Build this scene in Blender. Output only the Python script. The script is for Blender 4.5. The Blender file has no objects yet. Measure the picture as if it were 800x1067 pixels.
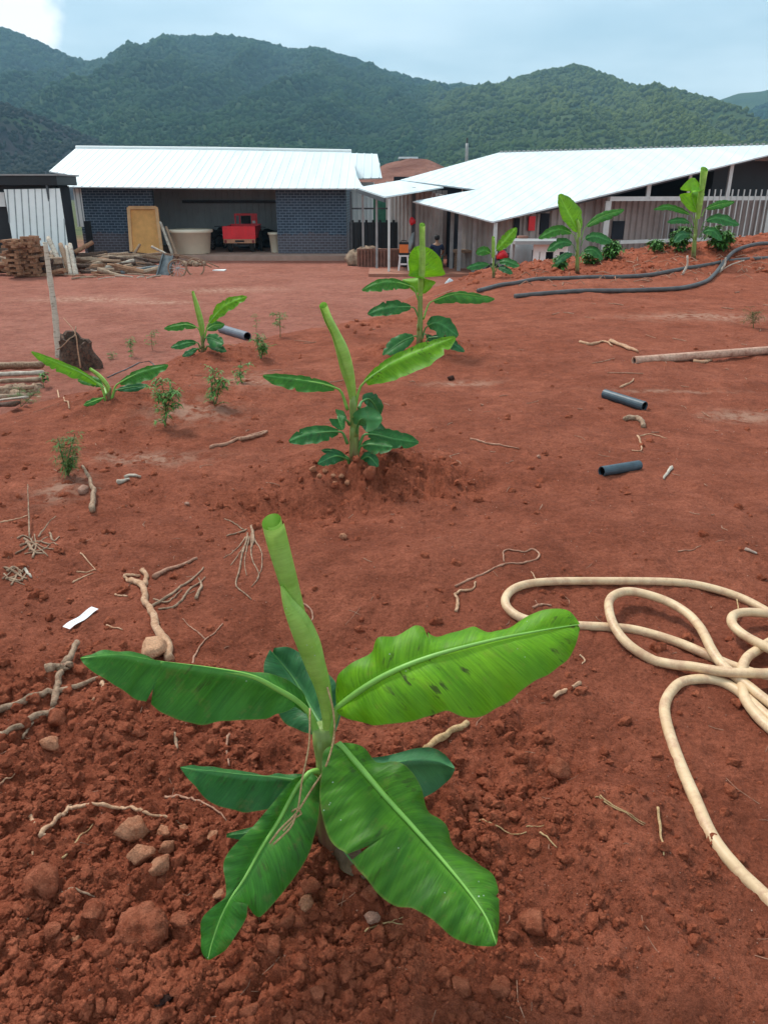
import bpy, math, random
import numpy as np
from mathutils import Vector, noise as mnoise
random.seed(7); rng = np.random.default_rng(7)
R = math.radians
sc = bpy.context.scene
COL = sc.collection
PITCH = R(22.6); F = 800.0; CX = 400.0; CY = 533.5; CAMZ = 1.5
cp, sp = math.cos(PITCH), math.sin(PITCH)

# ---------------------------------------------------------------- helpers
def ray(px, py):
    a = (px-CX)/F; b = (py-CY)/F
    return np.array([a, cp - b*sp, -sp - b*cp])
def at(px, py, Y):                       # point of the photograph's ray at world distance Y
    d = ray(px, py); t = Y/d[1]
    return np.array([0, 0, CAMZ]) + d*t
def ppm(Y, z=0.0):                       # pixels per metre at that distance
    return F/(Y*cp + (CAMZ-z)*sp)

def pn(x, y, s=0):
    x = np.asarray(x, float); y = np.asarray(y, float)
    xi = np.floor(x).astype(np.int64); yi = np.floor(y).astype(np.int64)
    xf = x-xi; yf = y-yi
    def g(ix, iy, dx, dy):
        h = (ix*374761393 + iy*668265263 + s*974634777) & 0xffffffff
        h = ((h ^ (h >> 13))*1274126177) & 0xffffffff
        h = h ^ (h >> 16)
        a = (h & 0xffff)/65536.0*2*np.pi
        return np.cos(a)*dx + np.sin(a)*dy
    u = xf*xf*xf*(xf*(xf*6-15)+10); v = yf*yf*yf*(yf*(yf*6-15)+10)
    n00 = g(xi, yi, xf, yf); n10 = g(xi+1, yi, xf-1, yf)
    n01 = g(xi, yi+1, xf, yf-1); n11 = g(xi+1, yi+1, xf-1, yf-1)
    return 1.4*((n00*(1-u)+n10*u)*(1-v) + (n01*(1-u)+n11*u)*v)
def sst(a, b, x):
    t = np.clip((x-a)/(b-a), 0, 1); return t*t*(3-2*t)
def gau(x, y, cx, cy, sx, sy=None):
    sy = sy or sx
    return np.exp(-((x-cx)/sx)**2 - ((y-cy)/sy)**2)

# ---------------------------------------------------------------- terrain
YARD = -1.3
CREST = np.array([(-40, 2.0), (-8, 3.1), (-3.0, 4.45), (-2.3, 6.9), (-1.6, 9.4), (-0.3, 10.9), (0.9, 13.2), (2.0, 17.0),
                  (3.4, 18.6), (6, 19.3), (12, 21.5), (40, 34)])
def crest_dist(x, y):
    best = np.full(np.shape(x), 1e9)
    for (x0, y0), (x1, y1) in zip(CREST[:-1], CREST[1:]):
        dx, dy = x1-x0, y1-y0
        t = np.clip(((x-x0)*dx + (y-y0)*dy)/(dx*dx+dy*dy), 0, 1)
        best = np.minimum(best, np.hypot(x-x0-t*dx, y-y0-t*dy))
    sgn = np.where(y > np.interp(x, CREST[:, 0], CREST[:, 1]), 1, -1)
    return best*sgn
def roughness(x, y):
    m = 0.95*gau(x, y, -.10, 1.45, .75, .55)
    m = np.maximum(m, 0.95*sst(.15, -.35, x)*sst(2.4, 1.6, y + .3*x)*sst(-.1, .9, y))
    m = np.maximum(m, 0.8*gau(x, y, .38, 1.55, .28, .42))
    m = np.maximum(m, 0.6*gau(x, y, -.2, 1.0, .7, .3))
    m = np.maximum(m, 0.9*gau(x, y, -.05, 4.15, .62, .42))
    m = np.maximum(m, 0.75*gau(x, y, -.55, 3.75, .45, .3))
    m = np.maximum(m, 0.7*gau(x, y, .35, 8.0, .7, .6))
    m = np.maximum(m, 0.4*gau(x, y, -1.7, 5.9, .9, .8))
    m = np.maximum(m, 0.6*gau(x, y, -1.9, 8.3, .7, .8))
    m = np.maximum(m, 0.75*gau(x, y, .0, 10.6, .6, .4))
    m = np.maximum(m, 0.85*sst(14.6, 15.6, y)*sst(1.6, 2.4, x)*sst(24, 21, y))
    m = np.maximum(m, 0.26*sst(-.3, -1.6, x)*sst(6.5, 4.5, y))
    n = pn(x*1.3+3.1, y*1.3, 5)*.35 + pn(x*4, y*4, 6)*.25
    return np.clip(m*(1+n) + .06 + .10*n, 0, 1)
def H(x, y, detail=True):
    x = np.asarray(x, float); y = np.asarray(y, float)
    r = np.hypot(x, y)
    z = -.018*np.clip(y-3, 0, 12)*sst(3.0, -1.0, x)
    z = z + .125*np.clip(x-3.0, 0, 9)*np.exp(-((y-17.2)/2.2)**2)
    z = z + .05*pn(x*.45, y*.45, 1)*sst(0, 3, y) + .022*pn(x*1.4, y*1.4, 2)
    z = z + .10*gau(x, y, -.1, 1.42, .30, .26) - .05*gau(x, y, .42, 1.70, .25, .16) + .05*gau(x, y, .58, 1.50, .18, .3)
    z = z - .11*gau(x, y, -.45, 3.74, .42, .20) - .07*gau(x, y, .25, 3.95, .35, .16) + .010*pn(x*2.6, y*2.6, 3) + .10*gau(x, y, -.1, 4.35, .35, .28)
    z = z - .07*gau(x, y, -.2, 2.35, .35, .2) + .05*gau(x, y, .25, 2.9, .5, .3)
    z = z + .12*gau(x, y, .35, 8.2, .6, .5) + .1*gau(x, y, -1.9, 5.9, .6, .5) + .08*gau(x, y, -1.9, 8.2, .6, .5)
    d = crest_dist(x, y) + .35*pn(x*.8, y*.8, 9)
    w = sst(-.4, 3.4, d)
    z = z*(1-w) + YARD*w
    flat = .03*pn(x*.12, y*.12, 12)*sst(4, 12, d)*sst(60, 40, r)
    z = z + flat
    if detail:
        rg = roughness(x, y)*(1-.75*sst(1.0, 4.0, d))
        a = (.040*np.abs(pn(x*4.2, y*4.2, 21)) + .030*np.abs(pn(x*9.5, y*9.5, 22)) + .016*np.abs(pn(x*21, y*21, 23))
             + .010*np.abs(pn(x*43, y*43, 24)) + .005*np.abs(pn(x*90, y*90, 25)))
        b = (.006*pn(x*5, y*5, 31) + .0035*pn(x*14, y*14, 32) + .0022*pn(x*37, y*37, 33) + .0016*np.abs(pn(x*80, y*80, 34)))
        fade = sst(60, 20, r)
        z = z + (a*rg*1.35*(1+.8*gau(x, y, -.1, 4.0, .6, .35)) + b*(1.9+.6*rg))*fade
    return z
def h1(x, y): return float(H(np.array([x]), np.array([y]))[0])
def G(px, py, detail=True):              # where that ray meets the ground
    d = ray(px, py); t = np.geomspace(.8, 120, 1500)
    X = d[0]*t; Y = d[1]*t; Z = CAMZ + d[2]*t
    hz = H(X, Y, detail); k = np.argmax(Z < hz)
    if k == 0: k = len(t)-1
    a = Z[k-1]-hz[k-1]; b = hz[k]-Z[k]; f = a/(a+b+1e-12)
    tt = t[k-1]+(t[k]-t[k-1])*f
    return np.array([d[0]*tt, d[1]*tt, CAMZ+d[2]*tt])

# ---------------------------------------------------------------- object helpers
ORG = {}
def org(o): return ORG.get(o.name, np.zeros(3))
def props(o, label=None, cat=None, group=None, kind=None):
    if label: o['label'] = label
    if cat: o['category'] = cat
    if group: o['group'] = group
    if kind: o['kind'] = kind
    return o
def empty(name, loc, label=None, cat=None, group=None):
    o = bpy.data.objects.new(name, None); COL.objects.link(o); o.empty_display_size = .1
    o.location = [float(v) for v in loc]; ORG[o.name] = np.array(loc, float)
    return props(o, label, cat, group)
class MB:
    def __init__(s): s.v = []; s.f = []; s.uv = None
    def add(s, v, f):
        b = len(s.v); s.v.extend([tuple(map(float, p)) for p in v]); s.f.extend([tuple(i+b for i in q) for q in f]); return s
    def tube(s, pts, rad, n=8, cap=True, gn=0, flat=1.0, seed=0):
        P = np.array([np.array(p, float) for p in pts]); m = len(P)
        if np.isscalar(rad): rad = [rad]*m
        T = np.gradient(P, axis=0) if m > 2 else np.array([P[1]-P[0]]*2)
        T /= (np.linalg.norm(T, axis=1)[:, None]+1e-12)
        up = np.array([0, 0, 1.0]) if abs(T[0][2]) < .9 else np.array([1.0, 0, 0])
        V = []; N = np.cross(T[0], up); N /= np.linalg.norm(N)
        for i in range(m):
            N = N - T[i]*np.dot(N, T[i]); N /= np.linalg.norm(N)+1e-12; B = np.cross(T[i], N)
            for k in range(n):
                a = 2*math.pi*k/n; rr = rad[i]
                if gn: rr *= 1+gn*1.1*mnoise.noise(Vector((math.cos(a)*1.6+seed*3.1+P[0][0]*50, math.sin(a)*1.6, i*.22)))+gn*.35*mnoise.noise(Vector((math.cos(a)*3+seed, math.sin(a)*3, i*.9)))
                V.append(P[i] + N*math.cos(a)*rr + B*math.sin(a)*rr*flat)
        Fc = [(i*n+k, i*n+(k+1) % n, (i+1)*n+(k+1) % n, (i+1)*n+k) for i in range(m-1) for k in range(n)]
        if cap: Fc += [tuple(range(n))[::-1], tuple((m-1)*n+k for k in range(n))]
        return s.add(V, Fc)
    def pipe(s, a, b, ro, ri, n=16, bend=0):   # hollow pipe
        a = np.array(a, float); b = np.array(b, float); T = (b-a)/np.linalg.norm(b-a)
        N = np.cross(T, (0, 0, 1)); N /= np.linalg.norm(N); B = np.cross(T, N); V = []
        for (p, r) in ((a, ro), (b, ro), (b, ri), (a, ri)):
            for k in range(n):
                an = 2*math.pi*k/n; V.append(p+N*math.cos(an)*r+B*math.sin(an)*r)
        return s.add(V, [(j*n+k, j*n+(k+1) % n, ((j+1) % 4)*n+(k+1) % n, ((j+1) % 4)*n+k) for j in range(4) for k in range(n)])
    def box(s, lo, hi):
        (a, b, c), (d, e, f) = lo, hi
        return s.add([(a, b, c), (d, b, c), (d, e, c), (a, e, c), (a, b, f), (d, b, f), (d, e, f), (a, e, f)],
                     [(0, 3, 2, 1), (4, 5, 6, 7), (0, 1, 5, 4), (1, 2, 6, 5), (2, 3, 7, 6), (3, 0, 4, 7)])
    def beam(s, a, b, w, h, up=(0, 0, 1)):
        a = np.array(a, float); b = np.array(b, float); T = (b-a)/np.linalg.norm(b-a)
        u = np.array(up, float)
        if abs(np.dot(T, u)) > .98: u = np.array([0, 1.0, 0])
        N = np.cross(T, u); N /= np.linalg.norm(N); B = np.cross(N, T)
        V = [p+N*i*w/2+B*j*h/2 for p in (a, b) for (i, j) in ((-1, -1), (1, -1), (1, 1), (-1, 1))]
        return s.add(V, [(3, 2, 1, 0), (4, 5, 6, 7), (0, 1, 5, 4), (1, 2, 6, 5), (2, 3, 7, 6), (3, 0, 4, 7)])
    def slab(s, poly, thick, n=None):          # planar polygon extruded downwards
        P = [np.array(p, float) for p in poly]; m = len(P)
        n = np.array(n if n is not None else (0, 0, 1), float)
        return s.add(P+[p-n*thick for p in P], [tuple(range(m)), tuple(range(2*m-1, m-1, -1))] +
                     [(i, m+i, m+(i+1) % m, (i+1) % m) for i in range(m)])
    def ribs(s, o, U, V, n, pitch, w, hgt, ulen=None, poly=None, vlen=None, off=0):
        # raised ribs running along V on a sheet spanned by U (across) and V, on the +n side
        U = np.array(U, float); V = np.array(V, float); n = np.array(n, float); o = np.array(o, float)
        if poly is not None:
            q = [(np.dot(np.array(p)-o, U), np.dot(np.array(p)-o, V)) for p in poly]
            u0 = min(a for a, b in q); u1 = max(a for a, b in q)
        else: u0, u1 = 0, ulen
        u = u0+pitch*.5+off
        while u < u1-w:
            if poly is not None:
                ys = []
                for (a, b), (c, d) in zip(q, q[1:]+q[:1]):
                    if (a-u)*(c-u) < 0: ys.append(b+(d-b)*(u-a)/(c-a))
                ys.sort(); segs = [(ys[i], ys[i+1]) for i in range(0, len(ys)-1, 2)]
            else: segs = [(0, vlen)]
            for (v0, v1) in segs:
                if v1-v0 < .05: continue
                A = [o+U*(u+du)+V*v+n*k for v in (v0+.004, v1-.004) for (du, k) in ((-w, -.003), (-w*.5, hgt), (w*.5, hgt), (w, -.003))]
                s.add(A, [(0, 1, 2, 3), (7, 6, 5, 4), (0, 4, 5, 1), (1, 5, 6, 2), (2, 6, 7, 3), (3, 7, 4, 0)])
            u += pitch
        return s
    def build(s, name, mat, parent=None, loc=None, smooth=False, **kw):
        o = org(parent) if parent is not None else (np.array(loc, float) if loc is not None else np.zeros(3))
        me = bpy.data.meshes.new(name)
        V = np.array(s.v, float)-o
        me.from_pydata([tuple(p) for p in V], [], s.f); 
        if smooth: me.polygons.foreach_set('use_smooth', [True]*len(me.polygons))
        me.materials.append(mat)
        if s.uv is not None:
            lay = me.uv_layers.new(name='UVMap'); idx = np.zeros(len(me.loops), int); me.loops.foreach_get('vertex_index', idx)
            lay.data.foreach_set('uv', np.array(s.uv, float)[idx].ravel())
        me.update()
        ob = bpy.data.objects.new(name, me); COL.objects.link(ob)
        if parent is not None: ob.parent = parent; ORG[ob.name] = o
        else: ob.location = [float(q) for q in o]; ORG[ob.name] = o
        return props(ob, **kw)
def npmesh(name, V, Fq, mat, smooth=True, k=4):
    me = bpy.data.meshes.new(name); V = np.ascontiguousarray(V, np.float32); Fq = np.ascontiguousarray(Fq, np.int32)
    me.vertices.add(len(V)); me.vertices.foreach_set('co', V.ravel())
    me.loops.add(Fq.size); me.loops.foreach_set('vertex_index', Fq.ravel())
    me.polygons.add(len(Fq)); me.polygons.foreach_set('loop_start', np.arange(len(Fq), dtype=np.int32)*k)
    me.polygons.foreach_set('use_smooth', np.full(len(Fq), smooth))
    me.update(calc_edges=True); me.materials.append(mat)
    ob = bpy.data.objects.new(name, me); COL.objects.link(ob); return ob
def cr(pts, n):                           # Catmull-Rom through points, resampled evenly to n
    P = np.array([np.array(p, float) for p in pts])
    if len(P) < 3: 
        t = np.linspace(0, 1, n)[:, None]; return P[0]*(1-t)+P[-1]*t
    Q = np.vstack([2*P[0]-P[1], P, 2*P[-1]-P[-2]]); out = []
    for i in range(1, len(Q)-2):
        t = np.linspace(0, 1, 16, endpoint=False)[:, None]
        a, b, c, d = Q[i-1], Q[i], Q[i+1], Q[i+2]
        out.append(.5*((2*b)+(-a+c)*t+(2*a-5*b+4*c-d)*t**2+(-a+3*b-3*c+d)*t**3))
    S = np.vstack(out+[P[-1:]]); L = np.concatenate([[0], np.cumsum(np.linalg.norm(np.diff(S, axis=0), axis=1))])
    q = np.linspace(0, L[-1], n)
    return np.stack([np.interp(q, L, S[:, j]) for j in range(S.shape[1])], 1)

# ---------------------------------------------------------------- materials
class NT:
    def __init__(s, name):
        s.m = bpy.data.materials.new(name); s.m.use_nodes = True; s.t = s.m.node_tree; s.t.nodes.clear()
        s.out = s.t.nodes.new('ShaderNodeOutputMaterial')
    def n(s, ty, ins=None, **kw):
        nd = s.t.nodes.new(ty)
        for k, v in kw.items(): setattr(nd, k, v)
        for k, v in (ins or {}).items():
            sk = nd.inputs[k]
            if isinstance(v, bpy.types.NodeSocket): s.t.links.new(v, sk)
            elif isinstance(v, (tuple, list)) and len(v) == 3 and sk.type == 'RGBA': sk.default_value = (*v, 1)
            else: sk.default_value = v
        return nd
    def noise(s, vec, scale, detail=4, rough=.55, **k): return s.n('ShaderNodeTexNoise', {'Vector': vec, 'Scale': scale, 'Detail': detail, 'Roughness': rough}, **k).outputs[0]
    def ramp(s, fac, a, b, c0=(0, 0, 0), c1=(1, 1, 1)):
        r = s.n('ShaderNodeValToRGB', {'Fac': fac}); e = r.color_ramp.elements
        e[0].position = a; e[0].color = (*c0, 1); e[1].position = b; e[1].color = (*c1, 1); return r.outputs[0]
    def mix(s, f, a, b, mode='MIX'):
        m = s.n('ShaderNodeMix', data_type='RGBA', blend_type=mode)
        for k, v in ((0, f), (6, a), (7, b)):
            if isinstance(v, bpy.types.NodeSocket): s.t.links.new(v, m.inputs[k])
            else: m.inputs[k].default_value = (*v, 1) if k else v
        return m.outputs[2]
    def math(s, op, a, b=0.0, c=0.0): 
        n = s.n('ShaderNodeMath', {0: a, 1: b, 2: c}, operation=op); return n.outputs[0]
    def sep(s, v): return s.n('ShaderNodeSeparateXYZ', {0: v}).outputs
    def comb(s, x, y, z): return s.n('ShaderNodeCombineXYZ', {0: x, 1: y, 2: z}).outputs[0]
    def bump(s, h, st, dist=.01, nrm=None):
        ins = {'Height': h, 'Strength': st, 'Distance': dist}
        if nrm is not None: ins['Normal'] = nrm
        return s.n('ShaderNodeBump', ins).outputs[0]
    def done(s, col, rough=.8, nrm=None, spec=.3, metal=0.0, **kw):
        ins = {'Base Color': col, 'Roughness': rough, 'Specular IOR Level': spec, 'Metallic': metal}
        if nrm is not None: ins['Normal'] = nrm
        ins.update(kw)
        b = s.n('ShaderNodeBsdfPrincipled', ins); s.t.links.new(b.outputs[0], s.out.inputs[0]); return s.m
def obj(t): return t.n('ShaderNodeTexCoord').outputs['Object']
def geo(t): return t.n('ShaderNodeNewGeometry').outputs['Position']
def simple(name, c, rough=.7, spec=.3, metal=0, var=.25, scale=6, bump=.2, bs=40, bd=.004, c2=None):
    t = NT(name); p = obj(t); n = t.noise(p, scale, 5, .6)
    a = tuple(v*(1-var) for v in c); b = c2 or tuple(min(1, v*(1+var)) for v in c)
    col = t.ramp(n, .3, .7, a, b)
    return t.done(col, rough, t.bump(t.noise(p, bs, 4), bump, bd), spec, metal)

def soil_mat():
    t = NT('red_soil'); p = geo(t)
    at_ = t.n('ShaderNodeAttribute', attribute_name='mask'); s = t.n('ShaderNodeSeparateColor', {0: at_.outputs['Color']}).outputs
    n1 = t.noise(p, .9, 6, .6); n2 = t.noise(p, 7, 6, .65); n3 = t.noise(p, 70, 5, .7); n4 = t.noise(p, 260, 3, .7)
    n5 = t.noise(p, 2.6, 5, .6)
    packed = t.ramp(n1, .3, .72, (.305, .083, .042), (.405, .125, .070))
    crumb = t.ramp(n2, .3, .7, (.285, .068, .031), (.440, .124, .062))
    yard = t.ramp(t.noise(p, .5, 7, .65), .3, .72, (.29, .090, .056), (.40, .150, .104))
    c = t.mix(s[0], packed, crumb)
    c = t.mix(s[1], c, yard)
    c = t.mix(.75, c, t.ramp(n5, .34, .66, (.74, .70, .68), (1.14, 1.16, 1.18)), 'MULTIPLY')
    c = t.mix(.55, c, t.ramp(n2, .25, .75, (.55, .52, .50), (1.25, 1.28, 1.3)), 'MULTIPLY')
    c = t.mix(.55, c, t.ramp(t.noise(p, 17, 6, .75), .34, .66, (.66, .62, .6), (1.22, 1.25, 1.28)), 'MULTIPLY')
    c = t.mix(.6, c, t.ramp(n3, .3, .7, (.52, .48, .46), (1.42, 1.47, 1.5)), 'MULTIPLY')
    c = t.mix(.7, c, t.ramp(t.noise(p, 430, 3, .8), .32, .68, (.55, .5, .48), (1.5, 1.52, 1.55)), 'MULTIPLY')
    c = t.mix(t.math('MULTIPLY', t.ramp(n4, .64, .74), .5), c, (.46, .22, .15))       # tiny pale grains
    c = t.mix(t.math('MULTIPLY', t.ramp(t.noise(p, 150, 2, .5), .66, .72), .45), c, (.09, .03, .02))
    far = t.ramp(t.math('MULTIPLY', t.math('ADD', t.sep(p)[1], t.math('MULTIPLY', t.noise(p, .08, 4), 30.0)), .01), .62, .72)
    c = t.mix(far, c, t.ramp(t.noise(p, .25, 6, .7), .35, .65, (.035, .06, .022), (.10, .12, .045)))
    pale = t.math('MULTIPLY', s[2], t.ramp(t.noise(p, 9, 6, .7), .42, .56))
    c = t.mix(t.math('MULTIPLY', pale, .8), c, (.52, .30, .21))
    b1 = t.bump(n4, .6, .005); b2 = t.bump(t.noise(p, 95, 6, .7), .9, .016, b1); b3 = t.bump(t.noise(p, 20, 7, .72), .8, .045, b2)
    return t.done(c, .95, b3, .12)
def clod_mat(name, a, b, sc_=30):
    t = NT(name); p = obj(t); g = geo(t)
    c = t.mix(t.ramp(t.noise(g, 26, 3, .6), .3, .7), a, b)
    c = t.mix(.5, c, t.ramp(t.noise(g, 160, 5, .7), .3, .7, (.6, .58, .56), (1.3, 1.32, 1.35)), 'MULTIPLY')
    c = t.mix(t.math('MULTIPLY', t.ramp(t.noise(g, 330, 2, .5), .62, .70), .4), c, tuple(min(1, v*1.7) for v in b))
    return t.done(c, .95, t.bump(t.noise(g, 230, 5, .7), 1.0, .006, t.bump(t.noise(g, 75, 5, .65), 1.0, .018)), .08)
def bark(name, a, b, k=30, rough=.85):
    t = NT(name); p = geo(t)
    c = t.ramp(t.noise(p, k, 6, .65), .3, .72, a, b)
    c = t.mix(.7, c, t.ramp(t.noise(p, k*5, 5, .75), .3, .7, (.5, .46, .43), (1.35, 1.35, 1.35)), 'MULTIPLY')
    c = t.mix(t.math('MULTIPLY', t.ramp(t.noise(p, k*1.6, 4, .7), .54, .66), .6), c, (.22, .07, .04))
    return t.done(c, rough, t.bump(t.noise(p, k*4, 5, .7), .6, .004), .2)
def leaf_mat(name, a, b, tl=.3, streak=.5, ty=(.30, .55, .04), back=None, gloss=.5):
    fk = .25 if 'rolled' in name else .75
    t = NT(name); uv = t.sep(t.n('ShaderNodeTexCoord').outputs['UV']); U, V = uv[0], uv[1]; g = geo(t)
    av = t.math('ABSOLUTE', V)
    fine = t.noise(t.comb(t.math('MULTIPLY', U, 260), t.math('MULTIPLY', V, 1.2), 0), 1, 3, .6)
    band = t.noise(t.comb(t.math('MULTIPLY', U, 26), t.math('MULTIPLY', V, .8), 3), 1, 4, .6)
    c = t.mix(t.ramp(band, .32, .68), a, b)
    c = t.mix(fk, c, t.ramp(fine, .32, .68, (.66, .70, .64), (1.3, 1.26, 1.2)), 'MULTIPLY')
    c = t.mix(t.ramp(av, .02, .16, (.55, .55, .55), (0, 0, 0)), c, tuple(min(1, v*1.5+.04) for v in b))
    sk = t.noise(t.comb(t.math('MULTIPLY', U, 70), t.math('MULTIPLY', V, 2.2), 9), 1, 3, .55)
    reg = t.noise(g, 7, 2, .5)
    k = t.math('MULTIPLY', t.ramp(sk, .57, .64), t.math('MULTIPLY', t.ramp(reg, .49, .55), streak))
    c = t.mix(k, c, (.035, .035, .012))
    c = t.mix(t.math('MULTIPLY', t.ramp(av, .965, .99), .55), c, (.22, .24, .05))
    spk = t.n('ShaderNodeTexVoronoi', {'Vector': g, 'Scale': 55.0, 'Randomness': 1.0}).outputs['Distance']
    c = t.mix(t.math('MULTIPLY', t.ramp(spk, .07, .10, (1, 1, 1), (0, 0, 0)), t.math('MULTIPLY', t.ramp(t.noise(g, 8, 2), .56, .62), .8)), c, (.6, .68, .62))
    bf = t.n('ShaderNodeNewGeometry').outputs['Backfacing']
    bc = back or tuple(min(1, v*1.15+.03) for v in b)
    c = t.mix(t.math('MULTIPLY', bf, .7), c, bc)
    c = t.mix(.6, c, t.ramp(t.noise(g, 16, 4, .6), .3, .7, (.72, .76, .80), (1.22, 1.2, 1.1)), 'MULTIPLY')
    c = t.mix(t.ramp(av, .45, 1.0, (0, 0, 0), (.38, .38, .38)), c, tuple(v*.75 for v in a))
    c = t.mix(t.math('MULTIPLY', t.ramp(t.noise(g, 30, 5, .7), .56, .70), .16), c, (.35, .14, .07))
    nrm = t.bump(fine, .6, .0018, t.bump(band, .6, .005))
    pb = t.n('ShaderNodeBsdfPrincipled', {'Base Color': c, 'Roughness': gloss, 'Specular IOR Level': .27, 'Normal': nrm})
    tr = t.n('ShaderNodeBsdfTranslucent', {'Color': t.mix(.8, ty, c, 'MIX'), 'Normal': nrm})
    tr2 = t.n('ShaderNodeMixShader', {0: tl, 1: pb.outputs[0], 2: tr.outputs[0]})
    t.t.links.new(tr2.outputs[0], t.out.inputs[0]); return t.m
M = {}
M['soil'] = soil_mat()
M['clod'] = clod_mat('soil_clod', (.290, .070, .034), (.480, .142, .074))
M['clod_big'] = clod_mat('big_clod', (.28, .070, .034), (.50, .165, .090))
M['stone_tan'] = clod_mat('tan_stone', (.46, .165, .085), (.66, .31, .18))
M['stone_round'] = clod_mat('round_stone', (.80, .42, .24), (.90, .50, .30))
M['stone_pink'] = clod_mat('pink_stone', (.46, .24, .17), (.58, .33, .24))
M['stone_dark'] = clod_mat('dark_stone', (.06, .03, .025), (.12, .06, .045))
M['root'] = bark('pale_root', (.38, .20, .11), (.66, .42, .27), 40)
M['rootred'] = bark('reddish_root', (.28, .12, .075), (.52, .31, .21), 40)
M['greywood'] = bark('grey_wood', (.15, .09, .055), (.50, .34, .23), 35)
M['wood'] = bark('weathered_wood', (.20, .13, .085), (.46, .34, .24), 5)
M['palewood'] = bark('pale_wood', (.34, .28, .22), (.66, .58, .48), 4)
M['redwood'] = bark('split_wood', (.22, .10, .055), (.46, .26, .15), 5)
M['darkwood'] = bark('charred_wood', (.020, .014, .011), (.16, .10, .07), 18)
M['fresh'] = leaf_mat('leaf_fresh', (.095, .30, .006), (.19, .46, .012), .36, .85, (.38, .66, .03))
M['mid'] = leaf_mat('leaf_mid', (.026, .145, .012), (.058, .235, .022), .27, .45, (.16, .45, .03))
M['front'] = leaf_mat('leaf_front', (.034, .150, .008), (.085, .265, .012), .28, .5, (.18, .45, .03))
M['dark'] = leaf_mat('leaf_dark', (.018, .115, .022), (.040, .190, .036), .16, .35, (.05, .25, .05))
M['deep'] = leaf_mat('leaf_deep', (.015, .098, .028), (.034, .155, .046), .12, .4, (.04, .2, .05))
M['roll'] = leaf_mat('leaf_rolled', (.34, .57, .09), (.47, .69, .16), .32, .0, (.35, .6, .08), back=(.12, .36, .02))
M['deadleaf'] = leaf_mat('leaf_dead', (.10, .055, .03), (.20, .12, .07), .1, .2, (.2, .15, .1))
def stem_mat():
    t = NT('banana_stem'); p = obj(t); z = t.sep(p)[2]
    n = t.noise(t.comb(t.math('MULTIPLY', t.sep(p)[0], 60), t.math('MULTIPLY', t.sep(p)[1], 60), t.math('MULTIPLY', z, 8)), 1, 4, .6)
    f = t.math('ADD', t.math('MULTIPLY', z, 3.2), t.math('MULTIPLY', n, .5))
    c = t.ramp(f, .35, .95, (.15, .075, .045), (.20, .28, .07))
    c = t.mix(.4, c, t.ramp(n, .3, .7, (.5, .45, .4), (1.3, 1.3, 1.2)), 'MULTIPLY')
    return t.done(c, .5, t.bump(n, .4, .004), .35)
M['stem'] = stem_mat()
M['rib'] = simple('midrib', (.20, .42, .07), .45, .4, var=.15, scale=20, bs=200, bd=.001)
M['ribdark'] = simple('midrib_dark', (.09, .25, .06), .45, .4, var=.15, scale=20, bs=200, bd=.001)
M['straw'] = bark('straw', (.36, .22, .10), (.62, .42, .22), 60)
M['weed'] = simple('weed_leaf', (.085, .215, .035), .55, .3, var=.4, scale=30)
M['weedpale'] = simple('weed_leaf_pale', (.10, .20, .045), .55, .3, var=.4, scale=30)
M['weedstem'] = simple('weed_stem', (.12, .13, .045), .7, .3)
M['dryweed'] = simple('dry_weed', (.16, .13, .05), .8, .2, var=.4)
def roof_mat():
    t = NT('white_roof_metal'); p = geo(t); s = t.sep(p)
    st = t.noise(t.comb(t.math('MULTIPLY', s[0], 2.2), t.math('MULTIPLY', s[1], .25), t.math('MULTIPLY', s[2], .5)), 1, 5, .6)
    c = t.ramp(st, .3, .7, (.60, .66, .67), (.74, .80, .80))
    c = t.mix(t.math('MULTIPLY', t.ramp(t.noise(p, 1.6, 6, .7), .60, .74), .35), c, (.52, .50, .47))
    return t.done(c, .45, t.bump(t.noise(p, .9, 3), .25, .05), .4)
M['roof'] = roof_mat()
M['whitesheet'] = simple('white_sheet_metal', (.80, .81, .78), .7, .2, var=.05, scale=1.5)
M['greysheet'] = simple('weathered_cladding', (.38, .34, .31), .65, .3, var=.22, scale=1.2)
M['tansheet'] = simple('dusty_cladding', (.32, .26, .235), .7, .25, var=.22, scale=1.2)
M['black'] = simple('black_sheet', (.012, .013, .015), .55, .4, var=.4, scale=1)
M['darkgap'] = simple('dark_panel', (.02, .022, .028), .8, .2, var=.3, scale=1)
M['inner'] = simple('grey_back_wall', (.66, .72, .73), .8, .2, var=.15, scale=.8)
M['postwhite'] = simple('white_painted_steel', (.60, .60, .57), .5, .3, var=.12, scale=3)
M['postgrey'] = simple('galvanised_post', (.34, .33, .32), .5, .4, var=.2, scale=3)
M['seam'] = simple('shadow_seam', (.30, .32, .32), .6, .3)
M['steel'] = simple('dark_steel', (.06, .065, .07), .5, .4, var=.3)
M['concrete'] = simple('dusty_concrete', (.42, .27, .21), .9, .2, var=.2, scale=1.5)
M['greyconc'] = simple('grey_concrete', (.30, .29, .28), .9, .2, var=.2, scale=2)
M['ply'] = simple('plywood', (.72, .36, .11), .6, .3, var=.15, scale=3)
M['plyframe'] = simple('door_frame_wood', (.72, .42, .20), .6, .3, var=.15, scale=3)
M['cream'] = simple('cream_plastic', (.74, .64, .49), .5, .4, var=.08, scale=1.5)
M['creaminner'] = simple('dusty_plastic', (.40, .30, .22), .7, .3)
M['redpaint'] = simple('red_paint', (.86, .02, .03), .4, .5, var=.15, scale=2)
M['reddark'] = simple('dark_red_paint', (.22, .015, .02), .5, .4, var=.2)
M['orange'] = simple('orange_plastic', (.70, .16, .03), .5, .4, var=.1)
M['rubber'] = simple('black_rubber', (.022, .022, .022), .75, .3, var=.3)
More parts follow.
